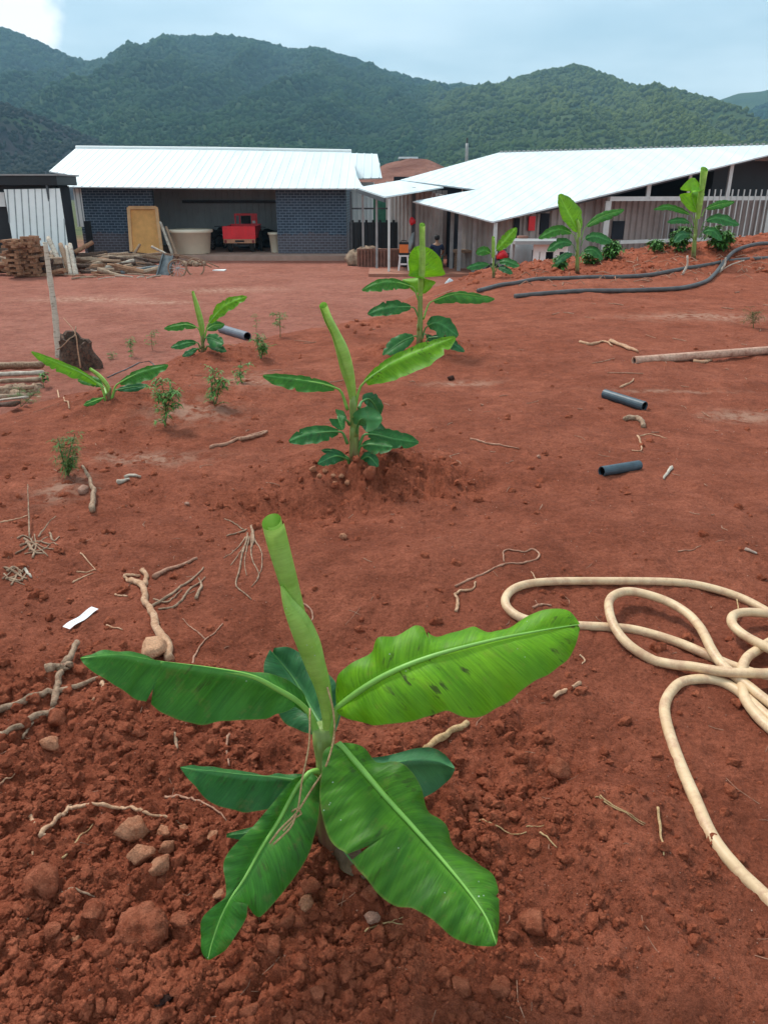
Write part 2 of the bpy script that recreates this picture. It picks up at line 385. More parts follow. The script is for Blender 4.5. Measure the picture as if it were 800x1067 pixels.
M['bumper'] = simple('tan_bumper', (.50, .24, .14), .6, .3)
M['whiteframe'] = simple('white_frame', (.85, .84, .80), .6, .3, var=.05)
M['lamp'] = simple('pale_lamp', (.75, .68, .66), .3, .5, var=.05)
M['blackhose'] = simple('grey_black_hose', (.085, .078, .076), .5, .4, var=.35, scale=8)
M['bluepipe'] = simple('dusty_blue_pipe', (.045, .072, .090), .45, .45, var=.3, scale=18)
M['pipein'] = simple('pipe_inside', (.012, .012, .014), .9, .1)
M['greypipe'] = simple('grey_pipe', (.13, .145, .17), .45, .4, var=.2, scale=8)
M['palepole'] = bark('dusty_pole', (.42, .22, .16), (.62, .40, .29), 8)
M['navy'] = simple('navy_cloth', (.02, .026, .05), .9, .1)
M['green'] = simple('green_cloth', (.02, .12, .07), .9, .1)
M['skin'] = simple('skin', (.28, .15, .09), .6, .3, var=.08)
M['hair'] = simple('black_hair', (.01, .009, .009), .7, .3)
M['bluegrey'] = simple('blue_grey_metal', (.13, .145, .15), .7, .3, var=.45, scale=5)
M['dustslab'] = simple('dusty_kerb', (.34, .15, .10), .9, .2, var=.2, scale=1.5)
M['redbrick'] = simple('red_brown_boards', (.25, .12, .085), .85, .2, var=.3, scale=3)
M['cloth'] = simple('grey_cloth', (.45, .45, .44), .9, .1, var=.2)
M['speck'] = simple('speckled_bag', (.45, .47, .48), .7, .2, var=.7, scale=30)
M['greenmesh'] = simple('green_net', (.05, .16, .10), .8, .2, var=.3)
def hose_mat():
    t = NT('cream_hose'); p = geo(t); n = t.noise(p, 12, 5, .6); u = t.sep(t.n('ShaderNodeTexCoord').outputs['UV'])
    c = t.ramp(n, .3, .7, (.58, .38, .21), (.74, .53, .32))
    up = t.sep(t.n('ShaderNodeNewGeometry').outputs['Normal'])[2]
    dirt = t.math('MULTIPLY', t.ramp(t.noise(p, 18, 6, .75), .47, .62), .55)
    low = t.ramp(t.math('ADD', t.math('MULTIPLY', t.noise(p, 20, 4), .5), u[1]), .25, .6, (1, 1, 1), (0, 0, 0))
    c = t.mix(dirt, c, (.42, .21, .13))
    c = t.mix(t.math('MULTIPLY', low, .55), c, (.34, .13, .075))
    return t.done(c, .45, t.bump(t.noise(p, 60, 3), .15, .003), .4)
M['hose'] = hose_mat()
def brick_mat():
    t = NT('navy_brick'); p = t.sep(geo(t))
    b = t.n('ShaderNodeTexBrick', {'Vector': t.comb(t.math('ADD', p[0], t.math('MULTIPLY', p[1], 1.0)), p[2], 0), 'Color1': (.018, .038, .068), 'Color2': (.034, .066, .105), 'Mortar': (.17, .225, .29),
        'Scale': 1.0, 'Mortar Size': .013, 'Brick Width': .27, 'Row Height': .115, 'Mortar Smooth': .1, 'Bias': 0.0})
    c = t.mix(.35, b.outputs[0], t.ramp(t.noise(geo(t), 1.2, 5, .6), .3, .7, (.45, .45, .45), (1.35, 1.3, 1.25)), 'MULTIPLY')
    c = t.mix(t.ramp(t.math('ADD', p[2], t.math('MULTIPLY', t.noise(geo(t), 3, 4), .5)), -.85, -.10, (.28, .28, .28), (0, 0, 0)), c, (.22, .12, .09))
    return t.done(c, .5, t.bump(b.outputs[1], -.4, .01), .35)
M['brick'] = brick_mat()
# ---------------------------------------------------------------- ground sheet
def ground():
    fine = np.linspace(R(-43), R(43), 921); coarse = np.linspace(R(43), R(317), 60)[1:-1]
    th = np.concatenate([fine, coarse])
    r = [0.02, .08, .2, .35]; q = .5
    while q < 24: r.append(q); q *= (1.0036 if q < 3.5 else 1.0062)
    while q < 4200: r.append(q); q *= 1.045
    r = np.array(r); n = len(th); m = len(r)
    rr, tt = np.meshgrid(r, th, indexing='ij'); X = rr*np.sin(tt); Y = rr*np.cos(tt)
    Z = H(X, Y)
    Z = np.where(rr > 60, YARD, Z)
    V = np.stack([X.ravel(), Y.ravel(), Z.ravel()], 1)
    i, k = np.meshgrid(np.arange(m-1), np.arange(n), indexing='ij'); k2 = (k+1) % n
    Fq = np.stack([i*n+k, (i+1)*n+k, (i+1)*n+k2, i*n+k2], -1).reshape(-1, 4)[:, ::-1]
    o = npmesh('ground', V, Fq, M['soil']); props(o, kind='structure')
    x, y = V[:, 0], V[:, 1]
    rg = roughness(x, y); d = crest_dist(x, y); yd = sst(.2, 4.2, d + .7*pn(x*.6, y*.6, 41))
    pale = np.zeros(len(x))
    for (px, py, s, sy) in ((65, 512, .12, .2), (258, 398, .3, .35), (775, 435, .28, .14), (700, 408, .5, .03), (85, 312, 2.0, .6), (165, 315, 1.2, .4),
                            (230, 302, 2.2, .5), (200, 430, .3, .25), (330, 255, 1.5, .5), (735, 330, .9, .3), (480, 400, .3, .1), (150, 480, .35, .15)):
        g = G(px, py, False); pale = np.maximum(pale, gau(x, y, g[0], g[1], s, sy))
    pale = np.maximum(pale, yd*.12)
    col = np.stack([rg*(1-yd), yd, pale, np.ones(len(x))], 1).astype(np.float32)
    a = o.data.color_attributes.new('mask', 'FLOAT_COLOR', 'POINT'); a.data.foreach_set('color', col.ravel())
ground()

# ---------------------------------------------------------------- clods
_ico = {}
def ico(sub):
    if sub not in _ico:
        import bmesh
        bm = bmesh.new(); bmesh.ops.create_icosphere(bm, subdivisions=sub, radius=1)
        v = np.array([p.co[:] for p in bm.verts]); f = np.array([[q.index for q in t.verts] for t in bm.faces]); bm.free(); _ico[sub] = (v, f)
    return _ico[sub]
def lump(sub, seed, amp=.35, freq=1.3, facet=.0):
    v, f = ico(sub); o = v.copy()
    for i, p in enumerate(v):
        q = Vector(p)*freq + Vector((seed*7.3, seed*3.1, seed*1.7))
        s = 1 + amp*mnoise.noise(q) + amp*.5*mnoise.noise(q*2.3) + amp*.3*mnoise.noise(q*5)
        o[i] = p*s
    if facet:
        r = random.Random(seed)
        for _ in range(7):
            n = np.array([r.gauss(0, 1) for _ in range(3)]); n /= np.linalg.norm(n); dd = .62+.2*r.random()
            k = o@n; o = np.where((k > dd)[:, None], o-np.outer(k-dd, n), o)
    return o, f
def scatter(name, pts, sizes, shapes, mat, sink=.35, squash=(.6, .95), **kw):
    Vs = []; Fs = []; b = 0
    for i, (p, s) in enumerate(zip(pts, sizes)):
        v, f = shapes[i % len(shapes)]
        a, c = rng.random()*6.28, rng.uniform(-.6, .6); ca, sa, cc, s2 = math.cos(a), math.sin(a), math.cos(c), math.sin(c)
        Rm = np.array([[ca, -sa, 0], [sa, ca, 0], [0, 0, 1]])@np.array([[1, 0, 0], [0, cc, -s2], [0, s2, cc]])
        w = (v*np.array([1, rng.uniform(.7, 1), rng.uniform(*squash)]))@Rm.T*s
        w = w + np.array([p[0], p[1], p[2]+s*(.5-sink)]); Vs.append(w); Fs.append(f+b); b += len(v)
    o = npmesh(name, np.vstack(Vs), np.vstack(Fs), mat, smooth=True, k=3); return props(o, **kw)
def clods():
    shapes = [lump(1, s, .45, 1.1, 1) for s in range(14)]; P = []; S = []
    n = 230000; y = .75*np.exp(rng.random(n)*math.log(14/.75)); x = rng.uniform(-.85, .85, n)*(y+.15)
    rg = roughness(x, y); cl = sst(-.1, .5, pn(x*6, y*6, 77)+.3*pn(x*17, y*17, 78))
    keep = rng.random(n) < (rg**1.5*(.20+.80*cl)*1.0+.045)*np.clip(1.8/np.sqrt(y), .35, 1)
    keep &= crest_dist(x, y) < 1.0
    x, y, rg = x[keep], y[keep], rg[keep]; z = H(x, y)
    s = .0021*(1-rng.random(len(x)))**(-.60); s = np.clip(s*(.6+.7*rg), .0014, .019)*np.clip(y/1.5, 1, 1.35)
    big_ = s > .0085; P = np.stack([x, y, z], 1)
    sh2 = []
    for s_ in range(12):
        v_, f_ = lump(3, s_, .6, 1.5, 1); q = np.array([mnoise.noise(Vector(p)*3.5+Vector((s_, 0, 0)))*.22+mnoise.noise(Vector(p)*8)*.12 for p in v_]); sh2.append((v_*(1+q)[:, None], f_))
    open("/tmp/n.txt","w").write(str((len(s), int(big_.sum()))))
    scatter('fine_soil_crumbs', P[~big_], s[~big_], shapes, M['clod'], sink=.4, kind='stuff', label='fine red soil crumbs strewn over the dug ground', cat='soil crumbs')
    scatter('soil_clods', P[big_], s[big_], sh2, M['clod'], sink=.45, kind='stuff', label='crumbly red soil clods strewn over the dug ground', cat='soil clods')
clods()
def grains():
    shapes = [lump(1, s+40, .3, 1.1, 1) for s in range(5)]; n = 1800
    y = .8*np.exp(rng.random(n)*math.log(9/.8)); x = rng.uniform(-.8, .8, n)*(y+.15)
    s = rng.uniform(.0008, .0026, n)*np.clip(y/1.8, 1, 2.5)
    scatter('pale_grit', np.stack([x, y, H(x, y)], 1), s, shapes, M['stone_pink'], sink=.3, kind='stuff', label='tiny pale grit scattered over the red soil', cat='grit')
grains()
def bank_clods():
    shapes = [lump(2, s+80, .5, 1.4, 1) for s in range(8)]; n = 1500
    x = rng.uniform(1.6, 10, n); y = rng.uniform(14.8, 20, n)
    k = (rng.random(n) < .25+.75*(pn(x*1.2, y*1.2, 99) > .0)) & (crest_dist(x, y) < 1.2); x, y = x[k], y[k]
    s = .018*(1-rng.random(len(x)))**(-.45); s = np.clip(s, .016, .075)
    scatter('bank_clods', np.stack([x, y, H(x, y)], 1), s, shapes, M['clod'], sink=.4, kind='stuff', label='red clods and crumbs heaped along the far bank', cat='soil clods')
bank_clods()

# ---------------------------------------------------------------- hills
def prof(pts, Y):
    a = np.array([at(px, py, Y) for px, py in pts]); return a[:, 0], a[:, 2]
RID = [  # crest distance, foot distance, profile of the skyline
    (1450, 520, [(-500, 60), (-250, 20), (-100, 24), (0, 31), (20, 37), (50, 51), (90, 64), (130, 61), (170, 48), (215, 44), (260, 46), (330, 50), (360, 60), (400, 77), (430, 84), (480, 88), (530, 100), (600, 125), (700, 160), (900, 190)]),
    (1120, 470, [(250, 200), (330, 160), (420, 118), (500, 90), (540, 82), (570, 72), (600, 71), (625, 82), (650, 92), (680, 102), (720, 124), (800, 152), (950, 185), (1100, 200)]),
    (1650, 700, [(560, 170), (640, 130), (680, 117), (708, 114), (730, 107), (760, 101), (800, 90), (900, 74), (1050, 70), (1300, 100)]),
    (560, 300, [(-400, 70), (-150, 85), (0, 108), (40, 122), (90, 145), (140, 165), (200, 188), (300, 200)]),
    (170, 120, [(330, 199), (385, 182), (400, 172), (425, 166), (445, 168), (470, 180), (520, 199)]),
]
def hill_z(x, y):
    z = np.full(np.shape(x), -2.5); which = np.zeros(np.shape(x))
    for k, (Yc, Yf, pts) in enumerate(RID):
        px, pz = prof(pts, Yc)
        sc_ = np.clip(y, Yf*.5, Yc*1.3)/Yc
        wob = pn(x/(Yc*.13), y*0+k*3.3, 50+k)*Yc*.05
        t = np.clip((y-Yf)/(Yc+wob-Yf), 0, None)
        crest = np.interp(x, px, pz, left=-3, right=-3)
        front = np.clip(t, 0, 1); front = .25*front+.75*(1-(1-front)**1.35)
        back = np.exp(-np.clip(t-1, 0, None)**2*7)
        spur = np.abs(pn(x/(Yc*.075)+.4*pn(x/400, y/400, 70), y/(Yc*.33)+k, 60+k))
        spur2 = pn(x/(Yc*.03), y/(Yc*.1), 65+k)
        env = np.clip(4*front*(1-front), 0, 1)
        zz = (crest+3)*front*back*(1-env*.50*spur-.10*env*spur2) - 3
        which = np.where(zz > z, k, which); z = np.maximum(z, zz)
    r = np.hypot(x, y)
    z = z + np.where(z > -1, 1, 0)*(pn(x/60, y/60, 80)*r*.004)
    return z, which
def hills():
    q = np.linspace(-1.25, 1.25, 520); ys = [112.0]
    while ys[-1] < 2300: ys.append(ys[-1]*1.010)
    ys = np.array(ys); n, m = len(q), len(ys)
    YY, QQ = np.meshgrid(ys, q, indexing='ij'); X = QQ*YY; Z, W = hill_z(X, YY)
    V = np.stack([X.ravel(), YY.ravel(), Z.ravel()], 1)
    i, k = np.meshgrid(np.arange(m-1), np.arange(n-1), indexing='ij')
    Fq = np.stack([i*n+k, i*n+k+1, (i+1)*n+k+1, (i+1)*n+k], -1).reshape(-1, 4)
    t = NT('hillside'); p = geo(t); a = t.n('ShaderNodeAttribute', attribute_name='mask'); s = t.n('ShaderNodeSeparateColor', {0: a.outputs['Color']}).outputs
    g = t.ramp(t.noise(p, .02, 7, .65), .35, .7, (.022, .052, .022), (.060, .095, .030))
    yl = t.ramp(t.noise(p, .03, 6, .65), .3, .7, (.035, .070, .022), (.080, .10, .032))
    bare = t.ramp(t.noise(p, .03, 7, .7), .35, .68, (.012, .014, .018), (.040, .028, .030))
    red = t.ramp(t.noise(p, .12, 7, .7), .35, .68, (.17, .065, .045), (.30, .14, .10))
    c = t.mix(s[2], g, yl); c = t.mix(s[0], c, bare); c = t.mix(s[1], c, red)
    mat = t.done(c, .95, t.bump(t.noise(p, .12, 6, .7), .8, 4), .1)
    o = npmesh('hills', V, Fq, mat); props(o, kind='structure')
    w = W.ravel(); x, y, z = V.T; nz = pn(x/70, y/70, 90)+.6*pn(x/25, y/25, 91)
    bare = np.where(w == 3, sst(-.5, .1, nz+.25), 0)
    bare = np.maximum(bare, 0)
    red = (w == 4)*1.0
    yl = np.where(w == 1, sst(.0, .5, nz+.45*gau(x, z, 230, 95, 220, 70)), sst(.55, .9, nz)*.6)
    col = np.stack([bare, red, yl, np.ones(len(x))], 1).astype(np.float32)
    at_ = o.data.color_attributes.new('mask', 'FLOAT_COLOR', 'POINT'); at_.data.foreach_set('color', col.ravel())
    # forest canopy
    N = 90000; yy = rng.uniform(300, 1500, N)**1.0; qq = rng.uniform(-.80, .80, N)
    crestx = 3400; yc = np.concatenate([rng.normal(1450, 22, crestx//2), rng.normal(1120, 16, crestx//2)])
    qc = rng.uniform(-.75, .75, crestx)
    yy = np.concatenate([yy, yc]); qq = np.concatenate([qq, qc]); x = qq*yy; z, w = hill_z(x, yy)
    nz = pn(x/70, yy/70, 90)+.6*pn(x/25, yy/25, 91)
    ylm = np.where(w == 1, sst(.0, .5, nz+.45*gau(x, z, 230, 95, 220, 70)), 0)
    ok = (z > 3) & (w != 4) & (rng.random(len(x)) < np.where(w == 3, .85, 1-.45*ylm))
    ok &= (np.abs(qq) < .72)
    x, y, z = x[ok], yy[ok], z[ok]; s = rng.uniform(2.2, 4.8, len(x))*np.clip(y/1200, .55, 1.15)
    s *= np.where(rng.random(len(x)) < .07, 1.3, 1)*np.where(y > 1400, .72, 1)*np.where(np.abs(y-1120) < 50, .8, 1)*np.where(w[ok] == 3, .75, 1); w = w[ok]
    shapes = [lump(1, 60+k, .55, 1.6) for k in range(10)]
    t = NT('forest_canopy'); p = geo(t)
    yat = t.n('ShaderNodeSeparateColor', {0: t.n('ShaderNodeAttribute', attribute_name='mask').outputs['Color']}).outputs[0]
    c = t.ramp(t.noise(p, .011, 3, .6), .3, .72, (.007, .036, .014), (.026, .070, .016))
    c = t.mix(yat, c, (.095, .125, .028)); c = t.mix(t.n('ShaderNodeSeparateColor', {0: t.n('ShaderNodeAttribute', attribute_name='mask').outputs['Color']}).outputs[1], c, (.022, .024, .024))
    c = t.mix(.8, c, t.ramp(t.noise(p, .05, 6, .75), .32, .68, (.58, .62, .64), (1.35, 1.28, 1.14)), 'MULTIPLY')
    mat = t.done(c, .9, t.bump(t.noise(p, .5, 4, .7), .8, 1.5), .1)
    tint = np.clip(np.where(x/y > .05, .25, .0)+.7*gau(x, z, 230, 95, 160, 60)+.5*gau(x, z, 330, 45, 110, 30)+.25*pn(x/50, y/50, 93), 0, 1)*(y < 1250)
    vs = []; fs = []; b = 0
    for i in range(len(x)):
        v, f = shapes[i % 10]; a = (i*2.399) % 6.28; ca, sa = math.cos(a), math.sin(a)
        wv = v*np.array([1, 1, rng.uniform(.8, 1.25)])*s[i]
        wv = np.stack([wv[:, 0]*ca-wv[:, 1]*sa, wv[:, 0]*sa+wv[:, 1]*ca, wv[:, 2]], 1)
        vs.append(wv+np.array([x[i], y[i], z[i]+s[i]*.35])); fs.append(f+b); b += len(v)
    o = npmesh('forest', np.vstack(vs), np.vstack(fs), mat, k=3)
    tc_ = np.repeat(tint, len(shapes[0][0])).astype(np.float32); ca_ = o.data.color_attributes.new('mask', 'FLOAT_COLOR', 'POINT'); ca_.data.foreach_set('color', np.stack([tc_, np.repeat((w == 3)*.85, len(shapes[0][0])), tc_, tc_*0+1], 1).astype(np.float32).ravel()); props(o, kind='stuff', label='dense green forest covering the far hills', cat='forest')
    print('crowns', len(x))
hills()

# ---------------------------------------------------------------- sky, light, camera, haze
def world():
    w = bpy.data.worlds.new('World'); sc.world = w; w.use_nodes = True; nt = w.node_tree; nt.nodes.clear()
    N = nt.nodes.new; L = nt.links.new
    out = N('ShaderNodeOutputWorld'); bg = N('ShaderNodeBackground'); bg.inputs[1].default_value = SKY_STRENGTH; L(bg.outputs[0], out.inputs[0])
    sky = N('ShaderNodeTexSky'); sky.sky_type = 'NISHITA'; sky.sun_disc = False; sky.sun_elevation = R(SUN_EL); sky.sun_rotation = R(SUN_ROT)
    sky.air_density = 1.2; sky.dust_density = 2.5; sky.ozone_density = 1.5; sky.altitude = 400
    tc = N('ShaderNodeTexCoord'); sx = N('ShaderNodeSeparateXYZ'); L(tc.outputs['Generated'], sx.inputs[0])
    mx = N('ShaderNodeMath'); mx.operation = 'MAXIMUM'; L(sx.outputs[2], mx.inputs[0]); mx.inputs[1].default_value = 0
    ad = N('ShaderNodeMath'); ad.operation = 'ADD'; L(mx.outputs[0], ad.inputs[0]); ad.inputs[1].default_value = .12
    cm = N('ShaderNodeCombineXYZ')
    for i in (0, 1):
        dv = N('ShaderNodeMath'); dv.operation = 'DIVIDE'; L(sx.outputs[i], dv.inputs[0]); L(ad.outputs[0], dv.inputs[1]); L(dv.outputs[0], cm.inputs[i])
    n1 = N('ShaderNodeTexNoise'); n1.inputs['Scale'].default_value = .55; n1.inputs['Detail'].default_value = 7; n1.inputs['Roughness'].default_value = .52; L(cm.outputs[0], n1.inputs['Vector'])
    r1 = N('ShaderNodeValToRGB'); L(n1.outputs[0], r1.inputs[0]); e = r1.color_ramp.elements
    e[0].position = .34; e[0].color = (2.6, 3.75, 4.4, 1); e[1].position = .64; e[1].color = (5.5, 6.4, 6.75, 1)
    mixs = N('ShaderNodeMix'); mixs.data_type = 'RGBA'; mixs.inputs[0].default_value = .88; L(sky.outputs[0], mixs.inputs[6]); L(r1.outputs[0], mixs.inputs[7])
    # a bank of white cumulus low over the hills on the left
    vd = N('ShaderNodeVectorMath'); vd.operation = 'DISTANCE'; L(tc.outputs['Generated'], vd.inputs[0])
    dv_ = ray(-28, 16); dv_ = dv_/np.linalg.norm(dv_); vd.inputs[1].default_value = tuple(float(q) for q in dv_)
    n2 = N('ShaderNodeTexNoise'); n2.inputs['Scale'].default_value = 22; n2.inputs['Detail'].default_value = 6; n2.inputs['Roughness'].default_value = .55; L(tc.outputs['Generated'], n2.inputs['Vector'])
    m1 = N('ShaderNodeMath'); m1.operation = 'MULTIPLY_ADD'; L(n2.outputs[0], m1.inputs[0]); m1.inputs[1].default_value = .07; L(vd.outputs[1], m1.inputs[2])
    r2 = N('ShaderNodeMapRange'); L(m1.outputs[0], r2.inputs[0]); r2.inputs[1].default_value = .118; r2.inputs[2].default_value = .098; r2.inputs[3].default_value = 0; r2.inputs[4].default_value = .85
    mc = N('ShaderNodeMix'); mc.data_type = 'RGBA'; L(r2.outputs[0], mc.inputs[0]); L(mixs.outputs[2], mc.inputs[6]); mc.inputs[7].default_value = (9.2, 8.9, 8.6, 1)
    L(mc.outputs[2], bg.inputs[0])
SKY_STRENGTH = .115; SUN_EL = 52; SUN_ROT = -40
world()
sl = bpy.data.lights.new('sun', 'SUN'); sl.energy = 1.95; sl.angle = R(11); sl.color = (1, .95, .88)
so = bpy.data.objects.new('sun', sl); COL.objects.link(so)
# direction towards the sun: azimuth measured from +Y, to the left of the view
az = R(SUN_ROT); sd = Vector((math.sin(az)*math.cos(R(SUN_EL)), math.cos(az)*math.cos(R(SUN_EL)), math.sin(R(SUN_EL))))
so.rotation_euler = sd.to_track_quat('Z', 'Y').to_euler(); so.location = (0, 0, 30)
cam = bpy.data.cameras.new('camera'); co = bpy.data.objects.new('camera', cam); COL.objects.link(co); sc.camera = co
cam.sensor_fit = 'HORIZONTAL'; cam.sensor_width = 36; cam.lens = 36; cam.clip_start = .05; cam.clip_end = 9000
co.location = (0, 0, CAMZ); co.rotation_euler = (R(90-22.6), 0, 0)
sc.view_settings.view_transform = 'Standard'; sc.view_settings.look = 'None'; sc.view_settings.exposure = 0.90; sc.view_settings.gamma = 1
hb = MB().box((-2300, -300, -6), (2300, 2500, 480))
hz = bpy.data.materials.new('haze'); hz.use_nodes = True; nt = hz.node_tree; nt.nodes.clear()
o_ = nt.nodes.new('ShaderNodeOutputMaterial'); pv = nt.nodes.new('ShaderNodeVolumePrincipled')
pv.inputs['Color'].default_value = (.40, .68, .90, 1); pv.inputs['Density'].default_value = .00029; pv.inputs['Anisotropy'].default_value = .15
nt.links.new(pv.outputs[0], o_.inputs['Volume'])
hb.build('haze', hz, kind='stuff', label='thin blue haze in the valley air')
sc.cycles.volume_bounces = 0; sc.cycles.max_bounces = 6; sc.cycles.diffuse_bounces = 3; sc.cycles.transmission_bounces = 4
sc.cycles.use_denoising = True
# ---------------------------------------------------------------- banana plants
def leaf_mesh(mid, e1, e2, nu=46, nv=7, arch=.10, wave=.012, seed=0, tears=0):
    """loft edge - midrib - edge; all are 3D polylines running from base to tip"""
    A, Mi, B = cr(e1, nu), cr(mid, nu), cr(e2, nu)
    V = []; UV = []; L = np.linalg.norm(Mi[-1]-Mi[0])
    tr_ = random.Random(int(seed*10)+3)
    for _ in range(tears):
        k_ = tr_.randint(int(nu*.15), int(nu*.9)); E_ = A if tr_.random() < .5 else B; E_[k_] = E_[k_]*(1-tr_.uniform(.12, .35))+Mi[k_]*0+E_[k_]*0+Mi[k_]*0 if False else E_[k_]+(Mi[k_]-E_[k_])*tr_.uniform(.12, .35)
    nrm = []
    for i in range(nu):
        T = Mi[min(i+1, nu-1)]-Mi[max(i-1, 0)]; n = np.cross(T, (A[i]-B[i])); l = np.linalg.norm(n)
        n = n/l if l > 1e-9 else np.array([0, 0, 1.]); 
        if (n[2] < 0 if not nrm else np.dot(n, nrm[-1]) < 0): n = -n
        nrm.append(n)
    nrm = np.array(nrm); k = np.ones(7)/7
    nrm = np.stack([np.convolve(np.pad(nrm[:, j], 3, mode='edge'), k, 'valid') for j in range(3)], 1)
    for i in range(nu):
        u = i/(nu-1)*L
        for side, E in ((-1, A[i]), (1, B[i])):
            w = np.linalg.norm(E-Mi[i])
            rngj = range(nv, 0, -1) if side < 0 else range(0, nv+1)
            for j in rngj:
                t = j/nv; p = Mi[i]*(1-t)+E*t
                off = arch*w*4*t*(1-t) - .05*w*(1-t)
                wv = wave*t*t*min(1, w/.05)*(math.sin(u*46+side*1.3+seed)+.6*math.sin(u*93+side*2+seed*2)) + .0022*math.sin(u*140+side+seed)*t
                wv *= min(1, i/6.0)*min(1, (nu-1-i)/4.0+.1)
                V.append(p+nrm[i]*(off+wv)); UV.append((u-.45*w*t+seed*3, side*t))
    c = 2*nv+1
    Fc = [(i*c+j, i*c+j+1, (i+1)*c+j+1, (i+1)*c+j) for i in range(nu-1) for j in range(c-1)]
    # faces look up
    a, b2, d = np.array(V[Fc[len(Fc)//2][0]]), np.array(V[Fc[len(Fc)//2][1]]), np.array(V[Fc[len(Fc)//2][3]])
    if np.cross(b2-a, d-a)[2] < 0: Fc = [q[::-1] for q in Fc]
    m = MB(); m.v = [tuple(v) for v in V]; m.f = Fc; m.uv = UV; return m, Mi, nrm
def P3(l, Y=None): return [at(q[0], q[1], q[2] if len(q) > 2 else Y) for q in l]
def edge3(mid, e, sgn_y):
    """edge given in pixels: distance taken from the midrib at the same fraction plus a tilt"""
    m = cr(np.array(mid, float), 60); n = len(e); E = cr(np.array(e, float), 40); out = []
    for i, q in enumerate(E):
        f = i/(len(E)-1); Y = m[int(f*59)][2] + sgn_y*math.sin(math.pi*min(1, f*1.0))**.6
        out.append((q[0], q[1], Y))
    return out
def add_leaf(root, mid, e1, e2, t1, t2, mat, pet=None, r0=.008, ribm='rib', label=None, arch=.1, wave=.01, seed=0, nu=46, nv=7, name='leaf', tears=0):
    m, Mi, nrm = leaf_mesh(P3(mid), P3(edge3(mid, e1, t1)), P3(edge3(mid, e2, t2)), nu=nu, nv=nv, arch=arch, wave=wave, seed=seed, tears=tears)
    lf = m.build(name, M[mat], root, smooth=True)
    if label: lf['label'] = label
    pts = [Mi[i]+nrm[i]*r0*.10 for i in range(0, nu, 3)]+[Mi[-1]]
    k = len(pts); rad = [r0*(1-.86*i/(k-1)) for i in range(k)]
    if pet:
        pp = cr(P3(pet)+[Mi[0]], 7)[:-1]; pts = list(pp)+pts; rad = [r0*1.7-(r0*.7)*i/6 for i in range(6)]+rad
    rb = MB().tube(pts, rad, 8).build('midrib', M[ribm], lf, smooth=True)
    return lf
def stem(root, base, top, r0, r1, n=9, name='pseudostem', mat='stem', seed=0):
    if r0 > .0401 or seed > 1: r0, r1 = r0*.66, r1*.66
    b, t = np.array(base), np.array(top); m = MB()
    pts = [b+(t-b)*k/(n-1)+np.array([.004*math.sin(k*1.3+seed), .003*math.cos(k+seed), 0]) for k in range(n)]
    m.tube(pts, [r0+(r1-r0)*(k/(n-1))**.7 for k in range(n)], 14)
    # overlapping leaf sheaths standing slightly proud
    for j in range(5):
        a = j*2.4+seed; h0, h1_ = .05+.1*j, .45+.12*j
        pl = []; rl = []
        for k in range(6):
            f = h0+(min(h1_, 1.0)-h0)*k/5; c = b+(t-b)*f; rr = r0+(r1-r0)*f**.7
            d = rr*(.45+.12*max(0, k-3)); pl.append(c+np.array([math.cos(a)*d, math.sin(a)*d, 0])); rl.append(rr*(.72-.05*k))
        m.tube(pl, rl, 8)
    return m.build(name, M[mat], root, smooth=True)
def rolled(root, path, rad, mat='roll', turns=1.25, seam=-1.6, twist=1.2, name='rolled_leaf', more=None, cut=0.0):
    """furled new leaf: a sheet wound round itself, open at the top"""
    n = 40; C = cr([np.append(at(*p), r) for p, r in zip(path, rad)], n); k = 26; m = MB(); V = []; UV = []
    for i in range(n):
        f = i/(n-1); T = C[min(i+1, n-1)][:3]-C[max(i-1, 0)][:3]; T /= np.linalg.norm(T)
        X = np.cross(T, (0, 1, 0)); X /= np.linalg.norm(X); Yv = np.cross(X, T)
        for j in range(k):
            g = j/(k-1); a = seam+twist*f+g*turns*2*math.pi; rr = C[i][3]*(1-.34*g*(.4+.6*f))
            rr *= 1+.04*math.sin(g*5+f*7)
            tz = 0
            o3 = X*math.cos(a)*rr+Yv*math.sin(a)*rr
            tz = max(0, (f-.88)/.12)*(.60*o3[1]+.10*rr*math.sin(g*9))
            V.append(C[i][:3]+X*math.cos(a)*rr+Yv*math.sin(a)*rr+T*tz); UV.append((f*.45, g*1.8-.9))
    Fc = [(i*k+j, (i+1)*k+j, (i+1)*k+j+1, i*k+j+1) for i in range(n-1) for j in range(k-1)]
    m.v = [tuple(v) for v in V]; m.f = Fc; m.uv = UV
    if more:
        b = len(V); m.v += more.v; m.f += [tuple(i+b for i in q) for q in more.f]; m.uv = UV+more.uv
    if root is None: return m
    return m.build(name, M[mat], root, smooth=True)

